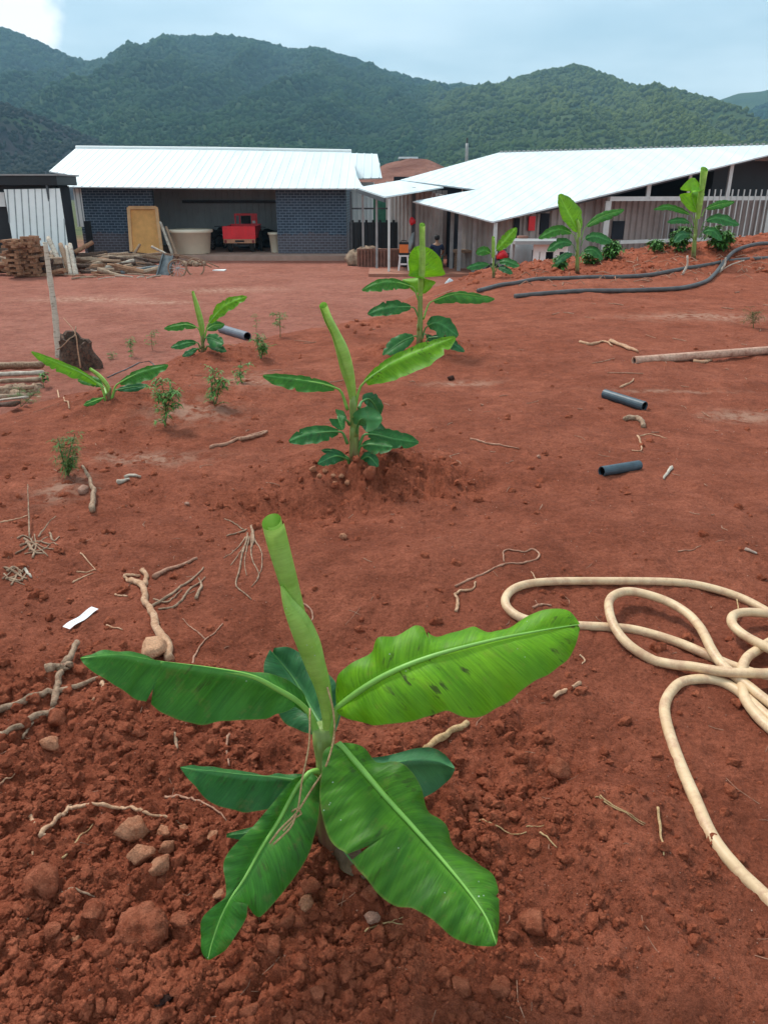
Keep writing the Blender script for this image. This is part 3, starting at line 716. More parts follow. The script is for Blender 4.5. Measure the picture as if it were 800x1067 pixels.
# --- the large young plant in front
gb = G(345, 886, False); Yb = gb[1]; dY = Yb-1.434
def y(v): return v+dY
base = np.array([gb[0], Yb, h1(gb[0], Yb)-.02])
big = empty('banana_plant', base, 'large young banana plant with spotted broad leaves in dug soil before the hose', 'banana plant', 'young banana plants in the red soil')
top = at(337, 757, Yb)
stem(big, base, top, .040, .021, seed=1)
def YL(l): return [(a, b, y(c)) for a, b, c in l]
add_leaf(big, YL([(352, 738, 1.42), (372, 722, 1.41), (405, 702, 1.405), (450, 684, 1.41), (510, 668, 1.42), (560, 658, 1.43), (602, 651, 1.44)]),
         [(350, 735), (351, 720), (352, 706), (360, 696), (369, 689), (377, 685), (386, 677), (395, 665), (414, 663), (432, 652), (440, 653), (451, 661), (470, 661), (492, 654), (502, 657), (511, 659), (528, 652), (545, 646), (560, 638), (575, 635), (588, 635), (597, 640), (604, 650)],
         [(349, 738), (352, 744), (362, 749), (378, 754), (395, 756), (432, 751), (450, 744), (466, 741), (485, 749), (507, 744), (530, 729), (560, 710), (582, 695), (594, 684), (600, 671), (604, 655)],
         .075, -.075, 'fresh', pet=YL([(336, 790, 1.43), (342, 765, 1.43)]), r0=.0075, label='bright yellow green leaf reaching right with dark streaks', arch=.14, wave=.007, seed=1, nu=110, nv=9, tears=1)
add_leaf(big, YL([(322, 742, 1.43), (307, 729, 1.425), (290, 719, 1.42), (262, 705, 1.41), (220, 697, 1.40), (167, 690, 1.385), (122, 683, 1.37), (84, 686, 1.36)]),
         [(322, 736), (318, 727), (313, 718), (303, 711), (276, 701), (248, 699), (213, 697), (167, 689), (132, 679), (111, 677), (95, 681), (84, 685)],
         [(318, 744), (308, 737), (303, 739), (297, 742), (286, 745), (279, 749), (248, 751), (209, 754), (174, 746), (143, 727), (111, 709), (92, 697), (84, 687)],
         .05, -.05, 'mid', pet=YL([(334, 790, 1.43), (330, 765, 1.43)]), r0=.0068, label='long mid green leaf reaching left with pale specks at its tip', arch=.10, wave=.006, seed=2.2, nu=90, nv=9, tears=1)
add_leaf(big, YL([(354, 776, 1.40), (376, 801, 1.37), (402, 831, 1.32), (432, 864, 1.26), (462, 898, 1.20), (489, 931, 1.14), (507, 958, 1.09), (517, 984, 1.05)]),
         [(354, 774), (369, 775), (384, 783), (395, 794), (414, 795), (430, 806), (438, 820), (442, 832), (448, 845), (464, 860), (470, 879), (480, 888), (489, 894), (507, 903), (517, 920), (520, 950), (518, 982)],
         [(350, 776), (338, 782), (334, 807), (333, 830), (335, 847), (342, 871), (352, 885), (365, 897), (395, 931), (417, 946), (444, 954), (456, 964), (470, 974), (492, 984), (505, 987), (516, 986)],
         .05, -.06, 'front', pet=YL([(342, 800, 1.42), (346, 785, 1.41)]), r0=.0075, label='broad green leaf drooping to the front with dark streaks', arch=.16, wave=.006, seed=3.1, nu=100, nv=9, tears=2)
add_leaf(big, YL([(322, 806, 1.40), (309, 821, 1.38), (290, 856, 1.33), (272, 884, 1.28), (255, 915, 1.22), (241, 936, 1.18), (230, 957, 1.15), (220, 986, 1.115), (217, 1000, 1.10)]),
         [(324, 804), (333, 815), (333, 828), (331, 856), (321, 891), (304, 919), (286, 940), (268, 957), (257, 941), (256, 952), (248, 972), (240, 985), (233, 992), (218, 1001)],
         [(318, 806), (304, 814), (286, 835), (262, 863), (238, 888), (233, 905), (236, 926), (232, 938), (212, 956), (209, 975), (210, 992), (216, 1001)],
         -.03, -.01, 'mid', pet=YL([(338, 812, 1.42), (330, 804, 1.41)]), r0=.006, ribm='rib', label='torn green leaf drooping to the ground in front', arch=.16, wave=.006, seed=4.7, nu=74, nv=8)
add_leaf(big, YL([(330, 812, 1.44), (311, 814, 1.43), (290, 811, 1.42), (255, 808, 1.41), (220, 804, 1.40), (188, 800, 1.395)]),
         [(330, 808), (312, 807), (290, 806), (276, 808), (248, 803), (220, 799), (200, 798), (188, 799)],
         [(328, 816), (309, 822), (295, 834), (279, 844), (260, 846), (248, 845), (220, 837), (203, 820), (188, 801)],
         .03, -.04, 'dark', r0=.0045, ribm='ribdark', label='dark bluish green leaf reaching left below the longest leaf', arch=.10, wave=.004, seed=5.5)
add_leaf(big, YL([(290, 858, 1.41), (262, 867, 1.40), (236, 871, 1.39)]), [(290, 856), (262, 862), (236, 869)], [(290, 866), (262, 876), (236, 873)],
         .01, -.01, 'dark', r0=.002, ribm='ribdark', nu=20, nv=3, wave=.001, seed=6)
add_leaf(big, YL([(350, 796, 1.46), (390, 798, 1.51), (428, 793, 1.545), (455, 794, 1.55), (473, 801, 1.54)]),
         [(350, 792), (385, 790), (410, 786), (429, 781), (447, 779), (462, 785), (474, 800)],
         [(350, 804), (390, 824), (425, 833), (442, 830), (455, 824), (468, 813), (474, 802)],
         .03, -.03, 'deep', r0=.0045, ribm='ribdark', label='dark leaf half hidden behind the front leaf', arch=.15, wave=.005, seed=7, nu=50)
add_leaf(big, YL([(338, 762, 1.47), (322, 735, 1.54), (305, 706, 1.60), (284, 680, 1.64)]),
         [(330, 768), (300, 756), (287, 738), (277, 712), (275, 692), (281, 677)], [(350, 762), (356, 738), (350, 712), (332, 695), (306, 676), (286, 675)],
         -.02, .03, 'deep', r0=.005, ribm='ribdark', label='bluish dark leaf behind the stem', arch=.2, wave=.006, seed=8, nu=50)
add_leaf(big, YL([(346, 868, 1.42), (362, 892, 1.385), (384, 918, 1.34)]), [(352, 866), (374, 884), (386, 917)], [(342, 876), (356, 906), (382, 920)],
         .01, -.01, 'deadleaf', r0=.003, ribm='ribdark', label='dry brown leaf at the foot of the stem', nu=24, nv=4, seed=9)
# second sheath colour at the foot
low = rolled(None, YL([(341, 772, 1.43), (341, 745, 1.428), (337, 718, 1.425), (329, 693, 1.42), (321, 668, 1.42), (311, 645, 1.42), (301, 628, 1.425), (293, 610, 1.43)]),
       [.008, .013, .019, .0240, .0275, .0240, .0140, .0025], turns=1.15, seam=-2.9, twist=.9)
rolled(big, YL([(326, 700, 1.445), (319, 672, 1.445), (311, 645, 1.45), (304, 620, 1.45), (298, 598, 1.45), (291, 572, 1.455), (284, 543, 1.46)]),
       [.009, .012, .0165, .0190, .0208, .0225, .0235], turns=1.30, seam=2.2, twist=1.3, more=low)['label'] = 'pale green leaf still rolled up and open at its tip'
fb = MB()
fb.tube(cr(P3(YL([(341, 716, 1.40), (347, 740, 1.385), (348, 768, 1.37), (339, 800, 1.345), (325, 822, 1.33), (309, 847, 1.30), (292, 864, 1.275), (281, 879, 1.26)])), 24), .0022, 5)
fb.tube(cr(P3(YL([(323, 738, 1.41), (322, 775, 1.37), (315, 812, 1.335), (309, 848, 1.30), (295, 866, 1.27)])), 18), .0020, 5)
fb.tube(cr(P3(YL([(309, 847, 1.295), (303, 862, 1.275), (285, 880, 1.255)])), 8), .0022, 5)
fb.tube(cr(P3(YL([(304, 846, 1.298), (309, 843, 1.295), (314, 848, 1.298), (308, 852, 1.293)])), 8), .002, 5)
fb.build('dry_fibre', M['straw'], big, smooth=True)

# --- the other plants: midribs and half widths in pixels of the photograph, distances in metres
def ell(f): return (math.sin(math.pi*min(1, max(0, f*.94+.045)))**.62)
def quick_leaf(root, pts, wu, wl, mat, Y0, rdir=0.0, tilt=None, seed=0, label=None, nu=26, nv=5, r0=None):
    """pts (px,py[,dY]); wu half width above the midrib, wl below"""
    m = [(q[0], q[1], Y0+(q[2] if len(q) > 2 else 0)) for q in pts]; s = ppm(Y0)
    full = cr(np.array(m, float), 40); ln = np.hypot(*(full[-1][:2]-full[0][:2])); side = abs(full[-1][0]-full[0][0]) > .45*ln
    k0 = 6 if side else 2; m = [tuple(q) for q in full[k0::3]]; c = cr(np.array(m, float), 12)
    pet = [(full[0][0], full[0][1]+(.20 if side else .05)*ln, Y0), tuple(full[max(1, k0//2)]+np.array([0, .02*ln, 0]))]
    a = []; b = []; rr = random.Random(seed*13+5)
    for i in range(12):
        d = c[min(i+1, 11)][:2]-c[max(i-1, 0)][:2]; d /= np.linalg.norm(d)+1e-9; n = np.array([-d[1], d[0]])
        if n[1] > 0 or (abs(n[1]) < .25 and n[0] < 0): n = -n    # towards the top of the picture
        e = ell(i/11); j = 1+rr.uniform(-.09, .07)
        a.append((c[i][0]+n[0]*wu*e*j, c[i][1]+n[1]*wu*e*j)); b.append((c[i][0]-n[0]*wl*e*j, c[i][1]-n[1]*wl*e*j))
    tu = (wu/s*.7) if tilt is None else tilt; tl_ = -(wl/s*.7) if tilt is None else -tilt
    r0 = r0 or .006
    return add_leaf(root, m, a, b, tu, tl_, mat, pet=pet, r0=r0, ribm='rib' if mat in ('fresh', 'mid', 'roll', 'front') else 'ribdark', arch=.12, wave=.004*min(1.6, 220/s), seed=seed, nu=36, nv=nv, label=label, tears=2 if side else 0)
def plant(bpx, bpy_, label, leaves, roll=None, top=None, r0=.03, r1=.016, seed=1, Yoff=0):
    g = G(bpx, bpy_, False); Y0 = g[1]+Yoff; z = h1(g[0], Y0)
    b = np.array([at(bpx, bpy_, Y0)[0], Y0, z-.03])
    e = empty('banana_plant', b, label, 'banana plant', 'young banana plants in the red soil')
    t = at(top[0], top[1], Y0); stem(e, b, t, r0, r1, seed=seed)
    for i, L in enumerate(leaves): quick_leaf(e, *L[:4], Y0, seed=seed+i*1.7, label=L[4] if len(L) > 4 else None)
    if roll:
        s = ppm(Y0); rolled(e, [(a, c, Y0) for a, c, r in roll], [r/s for a, c, r in roll], turns=1.3)
    return e
plant(370, 488, 'second nearest banana plant, ringed by small stones, with a tall rolled leaf', [
    ([(368, 412), (382, 396, -.02), (410, 378, -.04), (442, 364, -.04), (474, 351, -.02)], 8, 19, 'fresh', 'bright leaf reaching up to the right'),
    ([(362, 409), (337, 400, -.02), (305, 395, -.03), (274, 391, -.04)], 5, 12, 'mid'),
    ([(371, 448, -.02), (377, 436, -.12), (398, 437, -.22)], 12, 15, 'dark', 'drooping leaf folded over the stem'),
    ([(374, 420, .05), (385, 416, .12), (396, 432, .2)], 9, 12, 'deep'),
    ([(362, 450), (340, 450, -.03), (318, 453, -.05), (301, 460, -.07)], 8, 11, 'dark'),
    ([(364, 440, -.02), (352, 433, -.06), (357, 448, -.14)], 7, 9, 'dark'),
    ([(372, 440, .06), (392, 446, .1), (400, 458, .14)], 7, 9, 'deep'),
    ([(374, 452), (392, 453, .02), (410, 457, .04), (436, 461, .05)], 9, 10, 'dark'),
    ([(372, 466), (386, 463, -.05), (409, 466, -.1)], 7, 10, 'dark'),
    ([(365, 480), (350, 475, -.08), (331, 483, -.15)], 6, 8, 'deep'),
    ([(365, 478), (350, 471, -.02), (335, 469, -.05)], 3, 4, 'deep'),
    ([(373, 482), (384, 476, -.05), (394, 486, -.12)], 6, 7, 'deep')],
    roll=[(368, 420, 3), (366, 402, 5), (362, 385, 7), (357, 366, 7), (350, 348, 5), (343, 334, 4.5), (337, 318, 4.2)], top=(368, 412), r0=.050, r1=.028, seed=2)
plant(437, 364, 'tall banana plant with a bright upright leaf, before the yard canopy posts', [
    ([(438, 308), (440, 285, .03), (434, 255, .06)], 24, 15, 'fresh', 'bright yellow green upright leaf'),
    ([(436, 301), (414, 294, -.03), (394, 295, -.05), (377, 302, -.08)], 4, 9, 'mid'),
    ([(436, 320), (407, 320, -.05), (383, 327, -.1)], 7, 8, 'dark'),
    ([(441, 318), (455, 312, .05), (478, 306, .07), (515, 311, .1)], 3, 10, 'mid'),
    ([(440, 343), (456, 336, -.1), (477, 350, -.2)], 9, 13, 'dark'),
    ([(437, 348), (418, 356, -.1), (399, 370, -.2)], 8, 9, 'dark'),
    ([(442, 352), (462, 352, -.1), (484, 366, -.2)], 4, 7, 'deep'),
    ([(440, 345, .1), (452, 356, .1), (466, 372, .1)], 5, 5, 'deep')],
    roll=[(438, 308, 2.5), (439, 290, 3.6), (440, 270, 3.6), (440, 252, 3), (440, 234, 3)], top=(438, 302), r0=.055, r1=.03, seed=3)
plant(211, 368, 'low banana plant beside the wide grey pipe at the edge of the yard', [
    ([(213, 343), (230, 322, -.05), (243, 314, -.08), (257, 309, -.1)], 6, 7, 'fresh'),
    ([(210, 343), (196, 338, -.03), (185, 339, -.05), (171, 342, -.1)], 3, 6, 'mid'),
    ([(213, 346), (222, 339, .1), (234, 338, .2)], 4, 6, 'mid'),
    ([(212, 352), (220, 352, -.15), (233, 358, -.25)], 6, 9, 'dark'),
    ([(209, 357), (196, 357, -.1), (178, 362, -.2)], 4, 5, 'dark'),
    ([(214, 360), (226, 362, -.15), (236, 366, -.2)], 4, 4, 'deep'),
    ([(208, 362), (199, 366, -.15), (190, 371, -.2)], 3, 4, 'deep')],
    roll=[(211, 350, 1.5), (210, 338, 3.2), (206, 322, 3), (201, 304, 1.4)], top=(211, 345), r0=.035, r1=.02, seed=4)
plant(113, 417, 'short banana plant with two long leaves spread wide on the left slope', [
    ([(112, 408), (97, 396, -.02), (82, 387, -.04), (58, 377, -.06), (33, 366, -.08)], 3, 9, 'fresh', 'bright leaf reaching up to the left'),
    ([(116, 404), (137, 392, -.03), (156, 385, -.05), (175, 380, -.06)], 4, 10, 'mid', 'leaf reaching to the right with dark tip'),
    ([(111, 405, .08), (98, 397, .12), (81, 396, .15)], 5, 6, 'mid'),
    ([(117, 407, .05), (133, 404, .1), (154, 401, .15)], 4, 5, 'deep'),
    ([(110, 414), (100, 417, -.08), (87, 422, -.12)], 3, 4, 'mid')],
    roll=[(114, 412, 1.6), (112, 402, 2.4), (104, 392, 2.4), (94, 384, 1.6)], top=(114, 404), r0=.028, r1=.018, seed=5)
plant(514, 291, 'small banana plant beside the corner post of the long roof', [
    ([(514, 264), (525, 252, -.03), (538, 237, -.06)], 6, 7, 'fresh'),
    ([(513, 265), (505, 261, -.05), (496, 264, -.1)], 5, 5, 'mid'),
    ([(513, 276), (502, 275, -.1), (486, 279, -.2)], 3, 5, 'dark'),
    ([(516, 274), (527, 272, -.1), (541, 277, -.2)], 4, 5, 'dark'),
    ([(516, 279), (526, 280, -.1), (534, 285, -.2)], 3, 4, 'deep')], top=(514, 264), r0=.05, r1=.028, seed=6,
    roll=[(514, 268, 1.4), (514, 256, 2), (514, 247, 1.5)])
plant(601, 286, 'banana plant with a broad upright pointed leaf before the white stall', [
    ([(603, 243), (593, 224, .04), (582, 201, .08)], 13, 8, 'fresh', 'bright pointed upright leaf'),
    ([(605, 240), (625, 226, .05), (650, 218, .1)], 4, 6, 'mid'),
    ([(601, 245), (582, 239, -.05), (561, 248, -.12)], 5, 6, 'mid'),
    ([(605, 250), (620, 246, -.05), (637, 252, -.1)], 5, 7, 'dark'),
    ([(600, 256), (586, 252, -.08), (570, 261, -.16)], 5, 6, 'dark'),
    ([(604, 262), (618, 260, -.08), (628, 270, -.16)], 4, 6, 'dark'),
    ([(600, 264), (588, 266, -.1), (578, 275, -.2)], 3, 5, 'deep')], top=(602, 243), r0=.065, r1=.035, seed=7,
    roll=[(603, 247, 1.6), (603, 236, 2.2), (601, 228, 1.2)])
plant(722, 271, 'tallest banana plant on the bank, before the white picket railing', [
    ([(727, 222), (721, 204, .04), (722, 184, .08)], 12, 12, 'fresh', 'bright broad upright leaf'),
    ([(731, 219), (748, 213, .05), (765, 210, .1)], 4, 5, 'mid'),
    ([(724, 226), (710, 219, -.03), (695, 215, -.06), (681, 218, -.1)], 3, 4, 'mid'),
    ([(722, 234), (710, 229, -.05), (695, 231, -.1)], 3, 4, 'dark'),
    ([(730, 232), (748, 227, -.05), (770, 234, -.15)], 5, 6, 'dark'),
    ([(728, 243), (742, 240, -.1), (752, 250, -.15)], 4, 6, 'dark'),
    ([(722, 245), (710, 244, -.1), (702, 252, -.15)], 4, 6, 'deep')],
    roll=[(727, 228, 2), (729, 212, 3.4), (731, 197, 3.2), (734, 176, 3.8)], top=(726, 222), r0=.075, r1=.04, seed=8)

# ---------------------------------------------------------------- seedlings and weeds
def seedling(px, py, tops, label, seed, mat='weed', leafl=.05, name='leafy_seedling', cat='plant', Y=None, dens=14, group='leafy seedlings on the slope', wd=.22, ground=None):
    g = G(px, py, False); Y0 = Y or g[1]; b = np.array([at(px, py, Y0)[0], Y0, h1(g[0], Y0) if ground is None else ground])
    r = random.Random(seed); e = empty(name, b, label, cat, group); st = MB(); fo = MB(); s = ppm(Y0)
    for (tx, ty, hw) in tops:
        t = at(tx, ty, Y0); mid_ = (b+t)/2+np.array([r.uniform(-.02, .02)]*3)*1.0
        st.tube(cr([b, mid_, t], 7), [.006, .005, .005, .004, .004, .003, .002], 5)
        rad = hw/s
        for k in range(int(dens*1.5)):
            f = r.random()**.6; c = b*(1-f)+t*f + np.array([r.gauss(0, .35), r.gauss(0, .35), r.gauss(0, .18)])*rad
            if f < .35 and r.random() < .7: continue
            st.tube([b*(1-f)+t*f, c], .0012, 3, cap=False)
            for q in range(7):                       # palmate cluster of narrow drooping leaflets
                a = r.uniform(0, 6.28); l = leafl*1.2*r.uniform(.6, 1.2); d = np.array([math.cos(a), math.sin(a), r.uniform(-.5, .35)]); d /= np.linalg.norm(d)
                n = np.cross(d, (0, 0, 1)); n /= np.linalg.norm(n); w = l*wd
                p1 = c+d*l*.5+np.array([0, 0, .12*l]); p2 = c+d*l-np.array([0, 0, .18*l])
                fo.add([c, p1+n*w*.5, p1-n*w*.5, p2, p1-np.array([0, 0, .25*w])], [(0, 4, 1), (0, 2, 4), (1, 4, 3), (4, 2, 3)])
    st.build('stem', M['weedstem'], e); fo.build('foliage', M[mat], e)
    return e
seedling(210, 473-5, [(209, 390, 18)], '', 1) if False else None
seedling(224, 424, [(222, 386, 14), (228, 394, 12)], 'leafy seedling between the short banana plant and the rolled tall leaf', 1)
seedling(172, 447, [(167, 396, 15), (180, 402, 11)], 'leafy seedling just right of the short spreading banana plant', 2, dens=20)
seedling(252, 400, [(251, 376, 11)], 'smallest leafy seedling above the pale soil patch', 3, dens=10)
seedling(272, 375, [(268, 348, 13), (275, 358, 10)], 'leafy seedling just before the mouth of the wide grey pipe', 4)
seedling(292, 352, [(291, 326, 11)], 'leafy seedling standing apart right of the wide grey pipe', 5, dens=14)
seedling(267, 345, [(266, 328, 7)], 'thin seedling behind the mouth of the wide grey pipe', 6, dens=9)
seedling(137, 372, [(136, 352, 10)], 'dark seedling near the burnt stump at the yard edge', 7, dens=14, leafl=.07)
seedling(159, 365, [(158, 345, 8)], 'thin seedling between the burnt stump and the low banana plant', 8, dens=10, leafl=.06)
seedling(71, 498, [(60, 456, 11), (78, 452, 11), (75, 475, 5)], 'feathery seedling with a flat bright top beside the pale soil patch', 9, dens=26, mat='weedpale', leafl=.035, wd=.12)
seedling(118, 374, [(116, 368, 9)], 'low weed tuft between the burnt stump and the dark seedling', 10, dens=8, mat='weedpale')
seedling(22, 424, [(20, 404, 14), (38, 408, 12)], 'pale weeds growing through the end of the plank heap', 11, dens=16, mat='weedpale', leafl=.05, wd=.12)
seedling(785, 342, [(784, 325, 13)], 'dry dusty weed tuft far right on the bare ground', 12, dens=22, mat='dryweed', leafl=.07, wd=.1)
seedling(46, 404, [(45, 388, 6)], 'small fresh green shoot under the left leaf of the short banana plant', 13, dens=6, mat='weed', leafl=.06, wd=.5)
for k, (px, py, tops, lab) in enumerate([
    (583, 283, [(584, 268, 6)], 'dark green bush behind the broad upright banana leaf'),
    (639, 270, [(637, 252, 10), (634, 262, 7)], 'dark green bush at the foot of the white corner column'),
    (686, 264, [(684, 252, 8)], 'small bush below the railing left of the tallest banana plant'),
    (708, 262, [(706, 246, 12), (712, 236, 8)], 'bush just left of the tallest banana plant stem'),
    (748, 262, [(745, 238, 16), (758, 244, 12)], 'large dark bush right of the tallest banana plant'),
    (612, 276, [(618, 262, 10)], 'low bush between the pointed banana plant and the white column')]):
    seedling(px, py, tops, lab, 30+k, name='bush', cat='bush', leafl=.11, wd=.42, dens=42, group='bushes along the bank', mat='weed')

# ---------------------------------------------------------------- hose
def ground_path(pts, r, n=120, sink=.15, lift=None):
    """pixels of the photograph -> a line lying on the ground"""
    g = [G(q[0], q[1], False) for q in pts]; c = cr([p[:2] for p in g], n)
    z = H(c[:, 0], c[:, 1], False)+r*(1-sink)
    k = np.ones(9)/9; z = np.convolve(np.pad(z, 4, mode='edge'), k, 'valid')
    if lift is not None: z = z+np.interp(np.linspace(0, 1, n), *zip(*lift))
    return np.column_stack([c, z])
hose = empty('garden_hose', G(640, 640), 'thick cream hose lying in loose loops on the red ground', 'hose')
hm = MB(); HR = .0168
segs = [([(870, 690), (835, 665), (800, 642), (770, 626), (735, 615), (700, 610), (640, 609), (590, 609), (555, 611), (535, 617), (526, 628), (531, 640), (550, 650), (590, 655), (630, 657), (665, 661), (710, 675), (760, 697), (800, 710), (850, 725)], [(0, 0), (1, 0)]),
        ([(860, 705), (800, 692+26), (762, 716), (720, 704), (700, 699), (665, 686), (645, 672), (634, 655), (633, 640), (643, 632), (660, 631), (690, 640), (712, 653), (726, 668), (738, 690), (752, 706), (775, 722), (800, 740), (850, 775)],
         [(0, .03), (.15, .05), (.3, .0), (.45, .045), (.52, .045), (.62, .045), (.75, .045), (.85, .02), (1, .0)]),
        ([(860, 1010), (800, 944), (768, 912), (740, 875), (720, 830), (702, 785), (693, 755), (692, 738), (699, 724), (712, 714), (740, 712), (765, 722), (800, 742+10), (850, 790)], [(0, 0), (1, 0)]),
        ([(860, 655), (800, 652), (775, 652), (762, 656), (759, 664), (768, 674), (790, 686), (850, 715)], [(0, .02), (.5, .05), (1, .03)]),
        ([(850, 655), (812, 672), (790, 684), (776, 694), (771, 708), (772, 725), (778, 740), (800, 764), (850, 800)], [(0, .01), (.3, .02), (1, .0)])]
for p_, q_, o_ in (((850, 790), (850, 775), 110), ((860, 705), (850, 725), 70), ((870, 690), (850, 715), 130), ((860, 655), (850, 655.5), 40)):
    e_ = [p_, (p_[0]+o_*.6, p_[1]-o_*.12), (p_[0]+o_, (p_[1]+q_[1])/2), (q_[0]+o_*.6, q_[1]+o_*.12), q_]
    segs.append((e_, [(0, .0), (1, .0)]))
segs.append(([(850, 800), (930, 850), (1000, 930), (1040, 1020)], [(0, 0), (1, 0)]))
tubes_uv = []
for pts, lift in segs:
    c = ground_path(pts, HR, 150, .12, lift); b0 = len(hm.v); hm.tube(c, [HR*(1+.015*math.sin(k_*.17)) for k_ in range(150)], 14)
    for i in range(len(hm.v)-b0):
        tubes_uv.append((0, .5+.5*(hm.v[b0+i][2]-c[i//14][2])/HR))
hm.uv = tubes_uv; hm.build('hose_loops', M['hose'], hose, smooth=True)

# ---------------------------------------------------------------- pipes
def pipe_thing(a, b, ro, ri, mat, label, name='pipe', cat='pipe', group=None, lift=0):
    A = G(*a, False); B = G(*b, False); A[2] = h1(A[0], A[1])+ro*.8; B[2] = h1(B[0], B[1])+ro*.8
    mid_ = (A+B)/2; e = empty(name, (mid_[0], mid_[1], mid_[2]-ro), label, cat, group)
    MB().pipe(A, B, ro, ri).build('pipe_wall', M[mat], e, smooth=False)
    T = (B-A)/np.linalg.norm(B-A); m = MB(); m.pipe(A+T*.012, B-T*.012, ri+.0006, ri*.99); m.build('pipe_inside', M['pipein'], e)
    return e
pipe_thing((629, 415), (671, 427), .037, .032, 'bluepipe', 'short blue black pipe with its open dark end, nearer the long pole', group='short cut pipes on the bare ground')
pipe_thing((626, 497), (665, 489), .029, .025, 'bluepipe', 'short blue black pipe lying nearer the cream hose', group='short cut pipes on the bare ground')
pipe_thing((231, 346), (258, 354), .090, .080, 'greypipe', 'wide grey pipe lying beside the low banana plant')
pl = G(660, 378, False); pr = G(806, 369, False); pr2 = pl+(pr-pl)*1.5
for q in (pl, pr2): q[2] = h1(q[0], q[1])+.03
po = empty('long_pole', pl, 'long dusty straight pole lying on the bare ground at right', 'pole')
MB().pipe(pl, pr2, .040, .030, 14).build('pole_shaft', M['palepole'], po)
T = (pr2-pl)/np.linalg.norm(pr2-pl); MB().tube([pl+T*.02, pl+T*.05], .031, 12).build('pole_hollow', M['pipein'], po)
for pts, lab, r in (([(498, 305), (520, 299), (540, 296), (566, 292), (600, 291), (645, 290), (676, 288), (700, 284), (715, 281), (740, 277), (761, 273), (800, 270), (860, 266)], 'upper black water hose running along the bank below the banana plants', .038),
                    ([(536, 311), (560, 308), (589, 306), (630, 305), (670, 304), (700, 303), (716, 301), (735, 295), (745, 287), (755, 276), (767, 267), (787, 261), (805, 259), (860, 256)], 'lower black water hose that bends up over the other at right', .036)):
    c = ground_path(pts, r, 90, .2, [(0, 0), (1, 0)] if 'upper' in lab else [(0, 0), (.6, .01), (.75, .10), (.85, .10), (1, .0)])
    props(MB().tube(c, r, 10).build('water_hose', M['blackhose'], loc=c[0], smooth=True), lab, 'hose', 'black water hoses on the bank')
c = ground_path([(112, 394), (130, 386), (160, 380), (185, 378), (215, 383-8)], .012, 30); props(MB().tube(c, .010, 6).build('thin_cable', M['blackhose'], loc=c[0], smooth=True), 'thin dark cable running from the burnt stump past the seedlings', 'cable')

# ---------------------------------------------------------------- roots, sticks, stones
def stick(pts, rpx, label, mat='root', name='stick', cat='stick', extra=(), gn=.42, lift=None, sink=.38, group=None, taper=.5):
    g0 = G(*pts[len(pts)//2]); s = ppm(g0[1]); m = MB(); loc = None
    for j, (pp, rp, li) in enumerate([(pts, rpx, lift)]+[(e[0], e[1], e[2] if len(e) > 2 else None) for e in extra]):
        r = rp/s*(.55 if name == 'root_clump' else .85 if mat == 'greywood' else .95); n = max(6, len(pp)*5)
        gg = [G(q[0], q[1]) for q in pp]; c = cr([q[:2] for q in gg], n); z = H(c[:, 0], c[:, 1])
        z = np.maximum(z, np.convolve(np.pad(z, 2, mode='edge'), np.ones(5)/5, 'valid'))+r*(1-sink)
        if li: z = z+np.interp(np.linspace(0, 1, n), *zip(*li))
        jj = 9.1*j+pts[0][0]; c = c+np.array([[mnoise.noise(Vector((k_*.3, jj, 0)))*r*.8, mnoise.noise(Vector((k_*.3, jj, 5)))*r*.8] for k_ in range(n)]); C = np.column_stack([c, z]); 
        m.tube(C, [r*(1-taper*(k/(n-1))) * (1+.30*mnoise.noise(Vector((k*.33, j*3.3, pts[0][0])))) for k in range(n)], 10, gn=gn, seed=j)
        if loc is None: loc = C[0]
    return props(m.build(name, M[mat], loc=loc, smooth=True), label, cat, group)
stick([(178, 690), (176, 676), (166, 662), (160, 645), (153, 630), (148, 612), (135, 607)], 4.6, 'thick pale root with a forked top, leaning on the round tan stone', cat='root', name='root',
      extra=[([(150, 612), (153, 602), (148, 595)], 3.4), ([(135, 607), (131, 603), (132, 600), (146, 601)], 2.0)], taper=.25)
stick([(160, 603), (178, 594), (205, 583)], 2.8, 'straight brown stick lying just above the pale forked root', 'rootred')
stick([(158, 633), (175, 622), (195, 608), (212, 592)], 1.8, 'bundle of tangled brown rootlets right of the pale forked root', 'greywood', name='root', cat='root',
      extra=[([(165, 636), (185, 630), (200, 612), (214, 602)], 1.5), ([(160, 625), (176, 628), (190, 615)], 1.2), ([(205, 625), (210, 612), (207, 603)], 2.0)])
stick([(-12, 745), (30, 731), (62, 723), (102, 709)], 4.2, 'long grey branch running in from the left edge towards the big leaf', 'greywood', name='branch', cat='branch', taper=.3)
stick([(-14, 778), (20, 760), (34, 750), (56, 741)], 5.0, 'thick grey branch, the nearer one at the left edge', 'greywood', name='branch', cat='branch', taper=.2, extra=[([(24, 772), (38, 750), (60, 737)], 1.8)])
stick([(57, 738), (60, 722), (64, 708)], 4.4, 'knotted brown root stump standing up between the two grey branches', 'greywood', name='root_stump', cat='root',
      extra=[([(50, 704), (64, 703), (74, 702)], 6.0, [(0, .02), (1, .02)]), ([(68, 700), (76, 690), (82, 680)], 4.2, [(0, .02), (1, .035)])], taper=.1, lift=[(0, 0), (1, .02)])
stick([(105, 706), (108, 716), (104, 726), (97, 732)], 3.0, 'short curved root under the tip of the longest left leaf', name='root', cat='root')
stick([(42, 874), (56, 862), (69, 851), (82, 845), (99, 842), (115, 845), (129, 848), (150, 850), (170, 854), (192, 861)], 2.6, 'long wavy pale root lying above the pinkish stones', name='root', cat='root', extra=[([(69, 851), (74, 840)], 1.6), ([(42, 874), (50, 872)], 1.6)], lift=[(0, 0), (.5, .012), (1, 0)])
